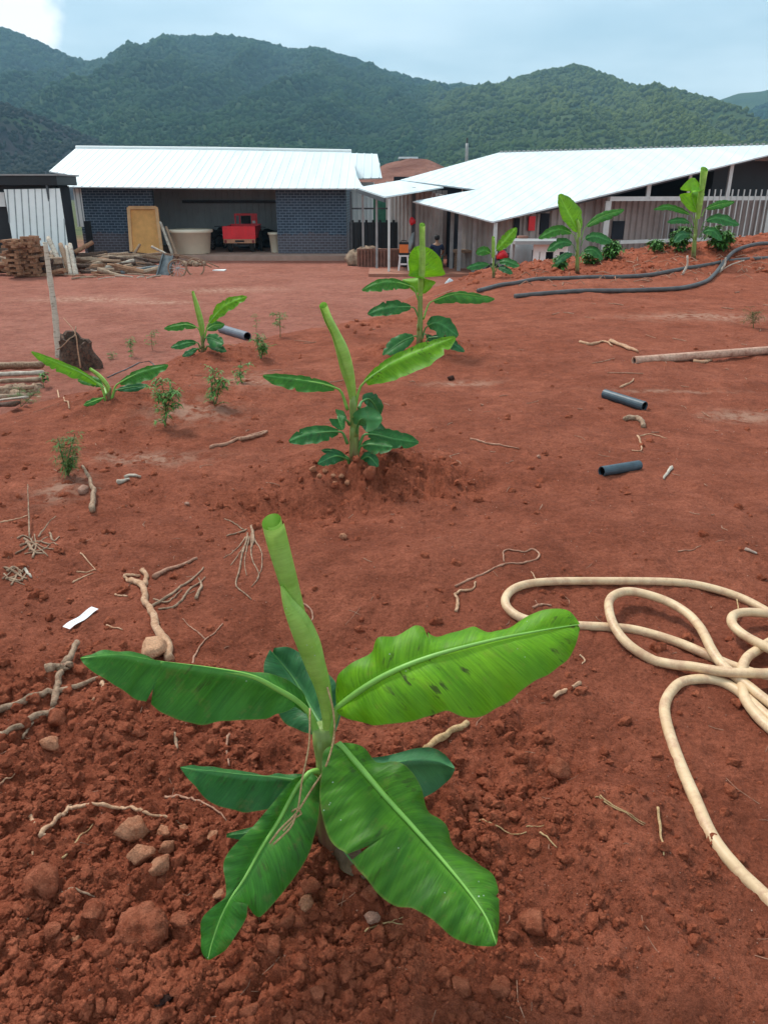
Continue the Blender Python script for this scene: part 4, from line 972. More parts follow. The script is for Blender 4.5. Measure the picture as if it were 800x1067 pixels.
stick([(65, 895), (82, 873), (100, 853)], 1.3, 'thin straight twig slanting below the long wavy pale root', 'straw')
stick([(38, 944), (60, 938), (87, 931), (99, 937)], 2.2, 'grey bent twig behind the large round soil clod', 'greywood', extra=[([(28, 958), (40, 952), (50, 947)], 1.0)])
stick([(172, 832), (190, 832), (210, 836), (225, 845), (236, 857)], 1.6, 'thin curved reddish root beside the dark lower leaf', 'rootred', name='root', cat='root')
stick([(243, 761), (237, 770), (236, 780), (239, 800)], 1.8, 'short upright root below the longest left leaf', 'rootred', name='root', cat='root')
stick([(182, 765), (185, 782)], 2.6, 'short lichened grey twig below the middle of the longest left leaf', 'greywood')
stick([(29, 841), (37, 862)], 3.0, 'stubby pale twig near the left edge, above the reddish clod', 'root')
stick([(29, 903), (34, 888)], 2.2, 'stubby pale twig standing just above the reddish clod', 'root')
stick([(0, 819), (12, 811), (16, 807)], 1.2, 'thin pale rootlet at the left edge above the stubby twig', 'root', name='rootlet', cat='root')
tangle = [([(257, 552), (248, 556), (236, 559)], 1.2), ([(258, 556), (252, 575), (240, 590)], 1.0), ([(262, 556), (262, 580), (270, 600), (262, 612)], 1.0), ([(260, 560), (255, 585), (257, 600)], .9),
          ([(258, 560), (250, 590), (246, 610), (262, 625)], 1.4), ([(254, 552), (243, 545), (234, 541)], 1.0), ([(264, 560), (272, 575), (273, 592), (268, 604)], .9), ([(256, 560), (243, 575), (233, 582)], .8)]
stick([(262, 549), (264, 560), (262, 572)], 1.9, 'tangle of fine grey roots left of the rolled leaf tip', 'greywood', name='root_tangle', cat='roots', extra=tangle)
stick([(474, 612), (489, 604), (507, 597), (528, 588), (541, 588), (557, 584), (562, 578), (555, 573), (546, 576), (530, 573), (524, 577), (525, 586)], 1.15, 'long thin twig that loops back on itself above the cream hose', 'rootred', taper=.35)
stick([(475, 638), (477, 627), (474, 620), (480, 616), (492, 615), (496, 607)], 1.9, 'short hooked pale root below the looping twig', name='root', cat='root')
stick([(442, 782), (462, 769), (487, 755)], 3.8, 'thick pale stick poking out from under the bright right leaf', taper=.05, mat='straw')
stick([(577, 728), (590, 720), (604, 713)], 2.6, 'short pale stick on the clods right of the bright leaf', taper=.1)
stick([(685, 842), (688, 870), (691, 893)], 1.6, 'straight upright-lying straw near the bend of the hose', 'straw', name='straw', cat='straw')
stick([(620, 832), (645, 845), (671, 861)], .9, 'pair of thin straws lying side by side below the hose loops', 'straw', name='straw', cat='straw', extra=[([(625, 829), (650, 845), (672, 859)], .8)])
stick([(496, 856), (520, 862), (548, 868)], 1.0, 'long thin straw right of the broad front leaf', 'straw', name='straw', cat='straw', extra=[([(548, 862), (570, 860)], .7)])
stick([(562, 868), (570, 873), (580, 884)], 1.0, 'tiny bent straw beside the long thin straw', 'straw', name='straw', cat='straw')
stick([(380, 972), (398, 963), (420, 964)], 1.0, 'small forked straw on the clods in front of the broad leaf', 'straw', name='straw', cat='straw', extra=[([(405, 963), (420, 956)], .7)])
stick([(200, 695), (205, 680), (214, 667), (225, 658), (232, 650)], 1.1, 'thin curved rootlet behind the longest left leaf', 'rootred', name='rootlet', cat='root', extra=[([(214, 667), (200, 655), (190, 645)], .8)])
stick([(313, 628), (322, 634), (326, 642), (322, 652)], 1.3, 'small curled rootlet just right of the rolled leaf', 'rootred', name='rootlet', cat='root')
stick([(604, 357), (616, 360), (628, 356), (638, 361)], 1.6, 'gnarled pale driftwood left of the long pole end', name='driftwood', cat='driftwood', extra=[([(636, 357), (650, 362), (664, 368)], 2.6)])
stick([(722, 377), (732, 378), (738, 374), (734, 370), (742, 368)], 1.6, 'small curly root against the side of the long pole', name='root', cat='root', extra=[([(735, 378), (742, 375)], 1.5)])
stick([(650, 438), (660, 437), (668, 440), (671, 446)], 3.2, 'stubby bent root between the two short pipes', 'greywood', name='root', cat='root', taper=.1)
stick([(664, 455), (667, 462), (668, 470), (658, 470)], 1.3, 'thin hooked root above the nearer short pipe', name='root', cat='root', extra=[([(666, 455), (680, 453), (694, 457)], .9)])
stick([(699, 488), (694, 495), (691, 500)], 2.1, 'white curved wood chip right of the nearer short pipe', 'palewood', name='wood_chip', cat='wood chip')
stick([(646, 404), (655, 400), (660, 395)], 1.2, 'small pale twig right above the blue pipe by the pole', name='twig', cat='twig')
stick([(490, 458), (515, 464), (540, 468)], 1.3, 'slender pale stick right of the second banana plant', 'rootred')
stick([(219, 468), (245, 460), (262, 454), (279, 450)], 2.0, 'knotty stick lying on the slope left of the second banana plant', 'rootred', extra=[([(250, 459), (279, 451)], 2.4)])
stick([(97, 535), (98, 520), (95, 506), (88, 496)], 3.4, 'dark curved branch with a pale tip near the pink stone', 'greywood', name='branch', cat='branch', lift=[(0, 0), (1, .05)])
stick([(122, 503), (135, 500)], 2.6, 'two short white sticks right of the dark curved branch', 'palewood', extra=[([(130, 499), (147, 498)], 2.0)])
stick([(31, 562), (32, 540), (33, 525)], 1.6, 'clump of dry stalks and dirty roots at left above the paper strip', 'greywood', name='root_clump', cat='roots', lift=[(0, 0), (1, .10)],
      extra=[([(40, 560), (50, 552), (60, 546)], 1.4, [(0, 0), (1, .04)]), ([(52, 556), (56, 564), (62, 560)], 2.2), ([(22, 570), (36, 566), (52, 568)], 2.6), ([(25, 562), (40, 572), (50, 580)], 2.0), ([(30, 575), (45, 562), (50, 560)], 1.8), ([(18, 562), (28, 560), (40, 568), (58, 574)], 1.6), ([(34, 582), (38, 570), (36, 558)], 2.0), ([(26, 578), (44, 574), (54, 566), (60, 568)], 1.4), ([(16, 578), (28, 570), (34, 560)], 1.5), ([(28, 566), (36, 576), (48, 578)], 3.2)])
stick([(5, 592), (16, 597), (28, 604)], 3.0, 'crumbly root ball at the left edge beside a white stick', 'greywood', name='root_clump', cat='roots', extra=[([(6, 604), (18, 600), (26, 592)], 2.4), ([(12, 610), (20, 596), (24, 606)], 2.0), ([(4, 598), (14, 606), (26, 610)], 1.6), ([(8, 596), (16, 592), (24, 598)], 3.4), ([(10, 604), (22, 606), (28, 598)], 2.8), ([(2, 604), (12, 596), (22, 590)], 1.4)])
stick([(26, 593), (33, 603)], 1.7, 'short white stick beside the crumbly root ball', 'palewood')
stick([(76, 608), (86, 602), (97, 598)], 1.0, 'crossed pale twigs between the root ball and the forked root', name='twig', cat='twig', extra=[([(80, 596), (90, 597), (100, 594)], .9), ([(84, 577), (94, 588), (100, 595)], .9)])
stick([(120, 620), (133, 622)], 1.3, 'tiny pale stick just left of the forked root', name='twig', cat='twig')
stick([(111, 652), (128, 657)], 1.1, 'tiny pale stick below the paper strip level, left of the forked root', name='twig', cat='twig')
stick([(0, 545), (15, 542), (30, 537)], .9, 'thin pale rootlet at the left edge above the dry stalks', name='rootlet', cat='root')
stick([(60, 407), (66, 414), (72, 419), (73, 426)], 1.6, 'bent pale twig between the plank heap and the short banana plant', name='twig', cat='twig')
stick([(776, 573), (788, 578)], 2.0, 'white wood chip at the right edge above the hose', 'palewood', name='wood_chip', cat='wood chip')
stick([(706, 575), (720, 574), (730, 569)], .8, 'faint thin twig above the hose at right', 'rootred', name='twig', cat='twig')
stick([(560, 607), (556, 600), (553, 596)], .8, 'tiny twig touching the far side of the hose bend', name='twig', cat='twig')
stick([(555, 634), (565, 631), (574, 632)], 1.6, 'short brown root beside the tip of the bright right leaf', 'rootred', name='root', cat='root')
stick([(604, 683), (609, 688), (606, 693)], 1.1, 'tiny curled pale root below the tip of the bright right leaf', name='rootlet', cat='root')
stick([(765, 655), (768, 640), (766, 632)], 1.2, 'thin pale straw standing between the hose loops at right', 'straw', name='straw', cat='straw', lift=[(0, 0), (1, .03)])
stick([(630, 283), (631, 274), (628, 262)], 1.2, 'white gnarled root standing on the bank left of the tallest banana', 'palewood', name='root', cat='root', lift=[(0, 0), (1, .2)]) if False else None
stick([(365, 290-1), (380, 291)], .9, 'pale twig lying on the yard before the canopy', 'palewood', name='twig', cat='twig') if False else None
for k, (a, b, lab) in enumerate([((710, 286), (716, 266), 'bleached root end standing on the bank left of the tallest banana plant'), ((748, 284), (756, 268), 'pale forked straw tuft on the bank beside the crossing black hoses')]):
    g = G(*a); t = at(b[0], b[1], g[1]); m = MB().tube(cr([g-np.array([0, 0, .03]), (g+t)/2+np.array([.05, 0, 0]), t], 8), [.022]*4+[.016]*4, 6, gn=.3)
    if k: m.tube(cr([g, (g+t)/2+np.array([.15, 0, 0]), t+np.array([.35, 0, -.05])], 8), .012, 5)
    props(m.build('dry_root', M['palewood'], loc=g, smooth=True), lab, 'root')
# straw litter: uncountable
def litter():
    m = MB(); r = random.Random(5)
    for k in range(400):
        Y = .8*math.exp(r.random()*math.log(18/.8)); X = r.uniform(-.8, .85)*(Y+.1)
        if crest_dist(np.array([X]), np.array([Y]))[0] > .5: continue
        a = r.uniform(0, 6.28); l = r.uniform(.006, .028)*max(1, Y/2.6)*(2.2 if r.random() < .12 else 1); z0 = h1(X, Y)
        q = [(X+math.cos(a+r.uniform(-.5, .5)*j)*l*(j-1), Y+math.sin(a)*l*(j-1), 0) for j in range(3)]
        q = [(x_, y_, h1(x_, y_)+.0015*max(1, Y/2)) for x_, y_, _ in q]
        m.tube(q, r.uniform(.0005, .0012)*max(1, Y/1.6), 4, cap=False)
    m.build('straw_litter', M['rootred'], kind='stuff', label='tiny bits of straw and rootlet littering the red soil', cat='litter')
    m = MB(); r = random.Random(9)
    for k in range(110):                     # rubbish of roots on the far bank
        px = r.uniform(545, 800); py = r.uniform(262, 300)-(px-545)*.03
        g = G(px, py, False); a = r.uniform(0, 6.28); l = r.uniform(.04, .16)
        m.tube([(g[0]-l*math.cos(a), g[1]-l*math.sin(a), g[2]+.02), (g[0], g[1], g[2]+.05+.04*r.random()), (g[0]+l*math.cos(a), g[1]+l*math.sin(a), g[2]+.02)], r.uniform(.005, .011), 4)
    m.build('root_litter', M['rootred'], kind='stuff', label='broken roots and straw strewn over the far bank', cat='litter')
litter()
def rock(px, py, rpx, label, mat='clod_big', seed=0, sub=3, group=None, name='soil_clod', cat='soil clod', asp=(1, .85, .75), facet=1, sink=.25, amp=.35):
    g = G(px, py+rpx*.35); s = ppm(g[1]); r = rpx/s; v, f = lump(sub, seed+100, amp, 1.2, facet)
    fine = np.array([mnoise.noise(Vector(p)*6)*.05+mnoise.noise(Vector(p)*14)*.03 for p in v]); v = v*(1+fine)[:, None]
    a = seed*1.7; ca, sa = math.cos(a), math.sin(a); w = v*np.array(asp); w = np.stack([w[:, 0]*ca-w[:, 1]*sa, w[:, 0]*sa+w[:, 1]*ca, w[:, 2]], 1)*r
    loc = np.array([g[0], g[1], h1(g[0], g[1])]); m = MB(); m.add(w+loc+np.array([0, 0, r*(.5*asp[2]+.1-sink*.3)]), f)
    return props(m.build(name, M[mat], loc=loc, smooth=True), label, cat, group)
rock(160, 677, 17, 'round smooth tan stone at the foot of the pale forked root', 'stone_round', 1, name='stone', cat='stone', facet=1, amp=.22, asp=(1, .85, .9))
rock(138, 865, 18, 'broad pinkish tan stone under the long wavy pale root', 'stone_tan', 2, name='stone', cat='stone')
rock(172, 867, 10, 'small pinkish stone touching the right end of the wavy root', 'stone_tan', 3, name='stone', cat='stone')
rock(175, 883, 10, 'greyish pink stone in the middle of the pinkish cluster', 'stone_tan', 4, name='stone', cat='stone')
rock(147, 889, 14, 'angular tan stone with a flat face in the pinkish cluster', 'stone_tan', 5, name='stone', cat='stone')
rock(168, 901, 13, 'lowest tan stone of the pinkish cluster', 'stone_tan', 6, name='stone', cat='stone')
rock(46, 914, 22, 'big reddish clod at left, behind the grey bent twig', 'clod_big', 7)
rock(150, 967, 27, 'largest round soil clod, between the twig and the torn leaf tip', 'clod_big', 8, facet=0, sub=4)
rock(189, 960, 12, 'middling clod right beside the largest round clod', 'clod_big', 9)
rock(55, 969, 10, 'orange brown clod left of the largest round clod', 'clod_big', 10)
rock(82, 963, 10, 'clod between the orange brown clod and the largest clod', 'clod_big', 11)
rock(98, 948, 13, 'rough clod touching the back of the grey bent twig', 'clod_big', 12)
rock(78, 979, 6, 'small pinkish clod below the left clods', 'stone_tan', 13)
rock(207, 1002, 8, 'small clod just left of the torn leaf tip', 'clod_big', 14)
rock(62, 1026, 6, 'small clod alone on the smooth soil at bottom left', 'clod_big', 15)
rock(106, 1048, 8, 'clod near the bottom edge at left', 'clod_big', 16)
rock(172, 1037, 12, 'dark flat stone near the bottom edge', 'stone_dark', 17, name='stone', cat='stone', asp=(1.2, .7, .5))
rock(163, 1062, 12, 'clod cut by the bottom edge below the dark flat stone', 'clod_big', 18)
rock(228, 931, 9, 'flat red stone chip left of the torn leaf', 'stone_tan', 19, name='stone', cat='stone', asp=(1, .6, .4))
rock(192, 861+3, 5, 'tiny tan stone at the right end of the wavy root', 'stone_tan', 20, name='stone', cat='stone')
rock(222, 868, 9, 'flat pale chip left of the short hidden leaf', 'stone_tan', 21, name='stone', cat='stone', asp=(1, .6, .4))
rock(324, 922, 11, 'brown block clod between the two drooping leaves', 'clod_big', 22)
rock(319, 940, 10, 'tan clod below the brown block clod', 'stone_tan', 23)
rock(349, 915, 9, 'red clod beside the dry leaf at the stem foot', 'clod_big', 24)
rock(384, 931, 9, 'red clod under the edge of the broad front leaf', 'clod_big', 25)
rock(388, 957, 8, 'pale round pebble before the broad front leaf', 'stone_pink', 26, name='stone', cat='stone')
rock(285, 985, 11, 'clod right of the torn leaf tip', 'clod_big', 27)
rock(259, 1053, 13, 'elongated brown clod near the bottom edge', 'clod_big', 28, asp=(1, .6, .6))
rock(330, 1037, 10, 'clod near the bottom edge under the small forked straw', 'clod_big', 29)
rock(300, 955, 14, 'half buried red clod between the torn and the broad leaf', 'clod_big', 30, sink=1.0)
rock(482, 1026, 12, 'half buried clod below the tip of the broad front leaf', 'clod_big', 31, sink=1.0)
rock(520, 1026, 13, 'half buried clod farther right below the broad leaf tip', 'clod_big', 32, sink=1.2)
rock(581, 799, 15, 'half sunken red clod in the dug pit at right', 'clod_big', 33, sink=.8)
rock(556, 958, 16, 'embedded clod right of the broad leaf tip', 'clod_big', 34, sink=1.0)
rock(52, 776, 10, 'orange clod below the knotted root stump', 'stone_tan', 35)
rock(60, 748, 12, 'crumbly red clod at the foot of the knotted root stump', 'clod_big', 36)
rock(358, 559, 5, 'round flat stone alone behind the rolled leaf', 'stone_tan', 37, name='stone', cat='stone')
rock(87, 510, 7, 'pink stone beside the dark curved branch', 'stone_pink', 38, name='stone', cat='stone')
rock(195, 525, 3, 'small pale pebble on the smooth slope', 'stone_pink', 39, name='stone', cat='stone')
for k, (px, py, r) in enumerate([(326, 489, 4.5), (333, 496, 4), (339, 491, 3.5), (347, 496, 3.2), (356, 497, 3.8), (362, 502, 4.2), (349, 503, 3)]):
    rock(px, py, r, 'small tan stone in the row at the foot of the second banana plant', 'stone_tan', 50+k, 2, 'stones ringing the second banana plant', name='stone', cat='stone')
rock(386, 494, 9, 'largest reddish stone right of the second banana plant foot', 'clod_big', 60)
rock(470, 394, 4, 'small dark stone right of the tall banana plant', 'stone_dark', 61, name='stone', cat='stone')
rock(561, 476, 2.5, 'pale disc shaped pebble left of the nearer short pipe', 'stone_pink', 62, name='stone', cat='stone')
for k, (px, py, r) in enumerate([(362, 328, 5), (370, 334, 4), (378, 326, 5), (386, 331, 4), (372, 322, 4), (394, 328, 3.5)]):
    rock(px, py+12, r*.7, 'dark red clod in the low heap left of the tall banana plant', 'clod_big', 70+k, 2, 'clods heaped left of the tall banana plant')
# paper strip with faint marks
g = G(84, 650, False); a_ = G(70, 660, False); b_ = G(100, 639, False); d = b_-a_; d[2] = 0; L_ = np.linalg.norm(d); d /= L_; w_ = np.cross((0, 0, 1), d); s_ = ppm(g[1])
m = MB(); N_ = 16; half = 3.6/s_*1.25
for i in range(N_+1):
    c = a_+d*L_*i/N_; zz = h1(c[0], c[1])*.0+h1(g[0], g[1])+.014+.003*math.sin(i*.55)
    wob = 0
    for j in (-1, 1): m.v.append((c[0]+w_[0]*(half*j+wob), c[1]+w_[1]*(half*j+wob), zz+.002*j))
m.f = [(2*i, 2*i+2, 2*i+3, 2*i+1) for i in range(N_)]
ps = empty('paper_strip', g, 'white printed paper strip lying on the soil left of the forked root', 'paper strip')
m.build('paper', simple('paper', (.78, .76, .76), .6, .3, var=.05), ps)
m = MB(); r = random.Random(3)
for i in range(3, 13):
    if r.random() < .15: continue
    c = a_+d*L_*(i+.3)/N_; zz = h1(g[0], g[1])+.0185
    for j in range(2):
        o_ = w_*half*r.uniform(-.35, .25); p = c+o_+d*.002*j; p[2] = zz; q = p+w_*half*r.uniform(.15, .35)+d*r.uniform(-.001, .002); q[2] = zz
        m.tube([p, q], .0006, 4)
m.build('faded_print', M['steel'], ps)
# ================================================================ YARD AND BUILDINGS
def onplane(px, py, o, n):
    d = ray(px, py); c = np.array([0, 0, CAMZ]); o = np.array(o, float); n = np.array(n, float)
    return c+d*(np.dot(o-c, n)/np.dot(d, n))
def plane3(a, b, c):
    a, b, c = map(np.array, (a, b, c)); n = np.cross(b-a, c-a); n = n/np.linalg.norm(n); return a, (n if n[2] > 0 else -n)
X = lambda px, Y, z=0.0: (px-CX)/F*(Y*cp+(CAMZ-z)*sp)

# ---- brick shed -------------------------------------------------
SY = 37.4; SZ = -1.10; ztop = 1.78
shed = empty('brick_shed', (X(225, SY), SY, SZ), 'open fronted navy brick shed with a white ribbed metal roof', 'shed')
xl0, xl1, xr0, xr1 = X(89, SY, SZ), X(165, SY, SZ), X(290, SY, SZ), X(361.5, SY, SZ)
MB().box((xl0-.5, 36.05, YARD-.1), (xr1+.3, 44.5, SZ)).build('floor_slab', M['concrete'], shed)
MB().box((xl0, SY, SZ), (xl1, SY+.24, ztop)).build('brick_wall', M['brick'], shed)
MB().box((xr0, SY, SZ), (xr1, SY+.24, ztop)).build('brick_wall', M['brick'], shed)
rzz = lambda x, y: A0[2]-(n0[0]*(x-A0[0])+n0[1]*(y-A0[1]))/n0[2] if False else 1.80+(y-36.4)*.27
for xa_ in (xl0, xr1-.22):
    pts_ = [(xa_, SY+.243, SZ), (xa_, 43.6, SZ), (xa_, 43.6, 2.9), (xa_, 42.4, 3.2), (xa_, SY+.243, 1.85)]
    m = MB(); n5 = len(pts_); m.add(pts_+[(x_+.22, y_, z_) for x_, y_, z_ in pts_], [tuple(range(n5))[::-1], tuple(range(n5, 2*n5))]+[(i, (i+1) % n5, n5+(i+1) % n5, n5+i) for i in range(n5)])
    m.build('side_wall', M['brick'], shed)
bw = MB().box((xl0, 43.6, SZ), (xr1, 43.75, 2.9)); bw.ribs((xl0, 43.6, SZ), (1, 0, 0), (0, 0, 1), (0, -1, 0), .32, .03, .03, ulen=xr1-xl0, vlen=4.0); bw.build('back_wall', M['inner'], shed)
MB().box((xl1-.02, 42.9, 1.0), (xr0+1, 43.05, 1.14)).build('back_rail', M['steel'], shed)
MB().box((xl0, SY+.02, ztop+.003), (xr1, SY+.2, ztop+.15)).build('front_beam', M['steel'], shed)
A0, n0 = plane3(at(65, 194, 36.4), at(378, 196, 36.4), at(225, 156, 42.6))
pf = [(66, 194), (70, 181), (51, 178), (79, 154), (225, 155), (366, 158), (372, 184), (379, 196), (225, 195.5)]
poly = [onplane(a, b, A0, n0) for a, b in pf]
ux = np.array([1.0, 0, 0]); ux -= n0*np.dot(ux, n0); ux /= np.linalg.norm(ux); vx = np.cross(n0, ux)
rf = MB().slab(poly, .05, n0); rf.ribs(poly[0], ux, vx, n0, .36, .03, .02, poly=poly)
roof = rf.build('roof', M['roof'], shed)
rp = [onplane(79, 154, A0, n0), onplane(225, 155.4, A0, n0), onplane(366, 158, A0, n0)]
MB().tube([p+np.array([0, .03, .03]) for p in rp], .09, 8).build('ridge_cap', M['whitesheet'], roof)
bk = [rp[0]+np.array([0, .05, -.02]), rp[2]+np.array([0, .05, -.02]), rp[2]+np.array([0, 6, -1.7]), rp[0]+np.array([0, 6, -1.7])]
MB().slab(bk, .05).build('rear_roof', M['roof'], shed)
for k in range(5):
    x_ = xl0+.3+k*(xr1-xl0-.6)/4; a = np.array([x_, 37.0, 0]); b = np.array([x_, 42.4, 0])
    for q in (a, b): q[2] = A0[2]-(n0[0]*(q[0]-A0[0])+n0[1]*(q[1]-A0[1]))/n0[2]-.12
    MB().beam(a, b, .08, .12).build('rafter', M['steel'], shed)
# ---- white lean-to behind it ------------------------------------
wb = empty('white_outbuilding', (X(385, 43), 43, YARD), 'small white metal outbuilding behind the right end of the brick shed', 'outbuilding')
A1, n1_ = plane3(at(372, 186, 42), at(398, 186, 42), at(385, 161, 45))
pw = [onplane(a, b, A1, n1_) for a, b in ((360, 186), (398, 185), (393, 160), (360, 159))]
m = MB().slab(pw, .05, n1_); m.ribs(pw[0], (1, 0, 0), np.cross(n1_, (1, 0, 0)), n1_, .40, .04, .03, poly=pw); m.build('roof', M['roof'], wb)
x0, x1 = X(366, 43), X(389.5, 43); m = MB().box((x0, 43, YARD), (x1, 46, 2.0)); m.ribs((x0, 43, YARD), (1, 0, 0), (0, 0, 1), (0, -1, 0), .24, .03, .03, ulen=x1-x0, vlen=3.2); m.build('wall', M['whitesheet'], wb)
# ---- black lean-to shed at the left ------------------------------
BY = 33.0
bs = empty('black_shed', (X(20, BY), BY, YARD), 'low black shed with a flat dark roof at the left edge', 'shed')
zt = at(30, 196, BY)[2]; z2 = at(30, 183, BY)[2]
MB().box((X(-120, BY), BY-.5, zt+.12), (X(64, BY, 2), BY+1.6, z2)).build('roof', M['black'], bs)
MB().box((X(-120, BY), BY-.56, z2+.003), (X(67, BY, 2), BY+1.65, z2+.06)).build('roof_sheet', M['greyconc'], bs)
xs0, xs1 = X(-120, BY), X(64, BY, 0)-.05
MB().box((xs0, BY, YARD-.05), (xs1, BY+1.5, zt+.12)).build('wall', M['black'], bs)
m = MB().box((xs1+.003, BY+.3, YARD-.05), (xs1+.1, BY+1.4, zt+.1)); m.build('side_panel', M['darkgap'], bs)
MB().beam((X(62, BY), BY-.45, YARD), (X(61, BY), BY-.45, zt+.15), .07, .07).build('corner_post', M['steel'], bs)
def quad_sheet(name, pix, Y, mat, parent, pitch=.2, th=.03, lean=0.0, **kw):
    P = [at(a, b, Y+lean*k) for k, (a, b) in zip((0, 0, 1, 1), pix)]    # bottom-left, bottom-right, top-right, top-left
    U = P[1]-P[0]; ul = np.linalg.norm(U); U /= ul; V = P[3]-P[0]; V -= U*np.dot(V, U); V /= np.linalg.norm(V); n = np.cross(U, V)
    if n[1] > 0: n = -n
    m = MB().slab(P, th, n)
    loc = (P[0]+P[1])/2; loc[2] = min(P[0][2], P[1][2])
    ob = m.build(name, M[mat], parent, loc=None if parent is not None else loc, **kw)
    if pitch and parent is None:
        mm = MB().ribs(P[0], U, V, n, pitch, .028, .03, poly=P); mm.build('rib', M['seam'], ob, kind=None)
    return ob
quad_sheet('metal_sheet', [(17, 274), (74, 276), (62, 196), (4, 197)], BY-.9, 'whitesheet', None, .27, lean=.5,
           label='white ribbed metal sheet leaning on the black shed behind the firewood', cat='metal sheet')
quad_sheet('wall_panel', [(-12, 215), (6, 215), (4, 200), (-14, 200)], BY-.15, 'whitesheet', bs, .27)
MB().box((xs1+.15, 36.0, YARD), (X(90, 36.2, 0), 36.2, .35)).build('rear_panel', M['black'], bs)
quad_sheet('metal_sheet', [(81, 236), (89, 236), (84, 196), (76, 196)], 36.9, 'whitesheet', None, .2, label='narrow white metal strip standing between the black shed and the brick wall', cat='metal sheet')
# plywood door leaning on the brick wall
dr = empty('plywood_door', at(152, 266, 36.8), 'unpainted plywood door in its frame leaning on the left brick wall', 'door')
dy = [(137, 262), (169, 265), (163, 216), (134, 216)]
quad_sheet('door_leaf', dy, 36.75, 'ply', dr, 0, .05, lean=.55)
P = [at(a, b, 36.7+(.55 if k > 1 else 0)) for k, (a, b) in enumerate(dy)]
for a, b in ((0, 3), (1, 2), (3, 2)): MB().beam(P[a], P[b], .14, .09, (0, 1, 0)).build('frame', M['plyframe'], dr)

# ---- things in the shed ---------------------------------------------
def lathe(prof, c, n=32):
    m = MB(); V = []; 
    for r, z in prof:
        for k in range(n): V.append((c[0]+r*math.cos(6.28318*k/n), c[1]+r*math.sin(6.28318*k/n), c[2]+z))
    F_ = [(i*n+k, i*n+(k+1) % n, (i+1)*n+(k+1) % n, (i+1)*n+k) for i in range(len(prof)-1) for k in range(n)]
    return m.add(V, F_)
tc = (X(199.5, 37.3, -.6), 37.35, SZ+.002)
tub = empty('round_tub', tc, 'large round cream tub standing at the front of the brick shed', 'tub')
lathe([(.0, .0), (.76, .0), (.80, .04), (.90, .92), (.96, .93), (.97, 1.04), (.93, 1.05), (.89, 1.0), (.75, .08), (0, .08)], tc, 40).build('tub_body', M['cream'], tub, smooth=True)
lathe([(.972, .93), (.99, .98), (.985, 1.05), (.95, 1.06)], tc, 40).build('rim', M['cream'], tub, smooth=True)
bc = (X(287.5, 38.0, -.7), 38.0, SZ+.002)
buc = empty('plastic_bin', bc, 'cream plastic bin partly behind the right brick wall', 'bin')
lathe([(0, 0), (.22, 0), (.24, .03), (.31, .80), (.35, .80), (.35, .88), (.31, .89), (.22, .06), (0, .06)], bc, 24).build('bin_body', M['cream'], buc, smooth=True)
lathe([(.352, .80), (.362, .84), (.355, .90), (.32, .90)], bc, 24).build('rim', M['cream'], buc, smooth=True)
# red cargo truck, seen from behind
TY = 38.0; txc = X(249.5, TY, -.5); zb = SZ
tr = empty('cargo_truck', (txc, TY, zb), 'small red farm truck parked tail out in the brick shed', 'truck')
W = .74
bed = MB().box((txc-W, TY+.05, zb+.62), (txc+W, TY+2.0, zb+.70))
for s in (-1, 1): bed.box((min(txc+s*W, txc+s*(W-.05)), TY+.05, zb+.703), (max(txc+s*W, txc+s*(W-.05)), TY+2.0, zb+1.15))
bed.box((txc-W, TY+1.95, zb+.703), (txc+W, TY+2.0, zb+1.2)); bed.build('cargo_bed', M['redpaint'], tr)
tg = MB().box((txc-W-.02, TY-.02, zb+.60), (txc+W+.02, TY+.045, zb+1.16)); 
for z_ in (.66, 1.08): tg.box((txc-W, TY-.045, zb+z_), (txc+W, TY-.022, zb+z_+.05))
for x_ in (-.4, 0, .4): tg.box((txc+x_-.02, TY-.045, zb+.712), (txc+x_+.02, TY-.022, zb+1.078))
tgo = tg.build('tailgate', M['redpaint'], tr)
MB().box((txc-W, TY-.06, zb+.42), (txc+W, TY+.06, zb+.597)).build('bumper', M['bumper'], tr)
MB().box((txc-.2, TY-.075, zb+.47), (txc+.22, TY-.063, zb+.55)).build('number_plate', M['rubber'], tr)
for s in (-1, 1):
    wx = txc+s*(W-.22); wm = MB()
    wm.tube([(wx-.10, TY+.45, zb+.30), (wx-.07, TY+.45, zb+.30), (wx+.07, TY+.45, zb+.30), (wx+.10, TY+.45, zb+.30)], [.26, .30, .30, .26], 20)
    w_o = wm.build('wheel', M['rubber'], tr); MB().tube([(wx-.105, TY+.45, zb+.30), (wx+.105, TY+.45, zb+.30)], .14, 14).build('rim', M['postgrey'], w_o)
    MB().box((txc+s*(W-.1)-.05, TY-.08, zb+.44), (txc+s*(W-.1)+.05, TY-.062, zb+.56)).build('tail_light', M['reddark'], tr)
MB().beam((txc-.5, TY+.45, zb+.30), (txc+.5, TY+.45, zb+.30), .09, .09).build('rear_axle', M['steel'], tr)
cab = MB()
for x_ in (-.52, -.30, .30, .52): cab.beam((txc+x_, TY+2.15, zb+.6), (txc+x_, TY+2.15, zb+1.62), .07, .07)
cab.beam((txc-.56, TY+2.15, zb+1.62), (txc+.56, TY+2.15, zb+1.62), .09, .10); cab.box((txc-.56, TY+2.2, zb+.5), (txc+.56, TY+2.9, zb+1.1))
cab.box((txc+.34, TY+2.08, zb+1.15), (txc+.5, TY+2.11, zb+1.6)); cab.build('cab_frame', M['redpaint'], tr)
MB().box((txc-.24, TY+2.19, zb+.9), (txc+.2, TY+2.35, zb+1.68)).build('seat', M['rubber'], tr)
MB().box((txc+.33, TY+2.03, zb+1.22), (txc+.47, TY+2.07, zb+1.34)).build('mirror', M['lamp'], tr)
MB().tube([(txc-.5, TY+2.4, zb+.35), (txc+.5, TY+2.4, zb+.35)], .3, 16).build('front_wheel', M['rubber'], tr)
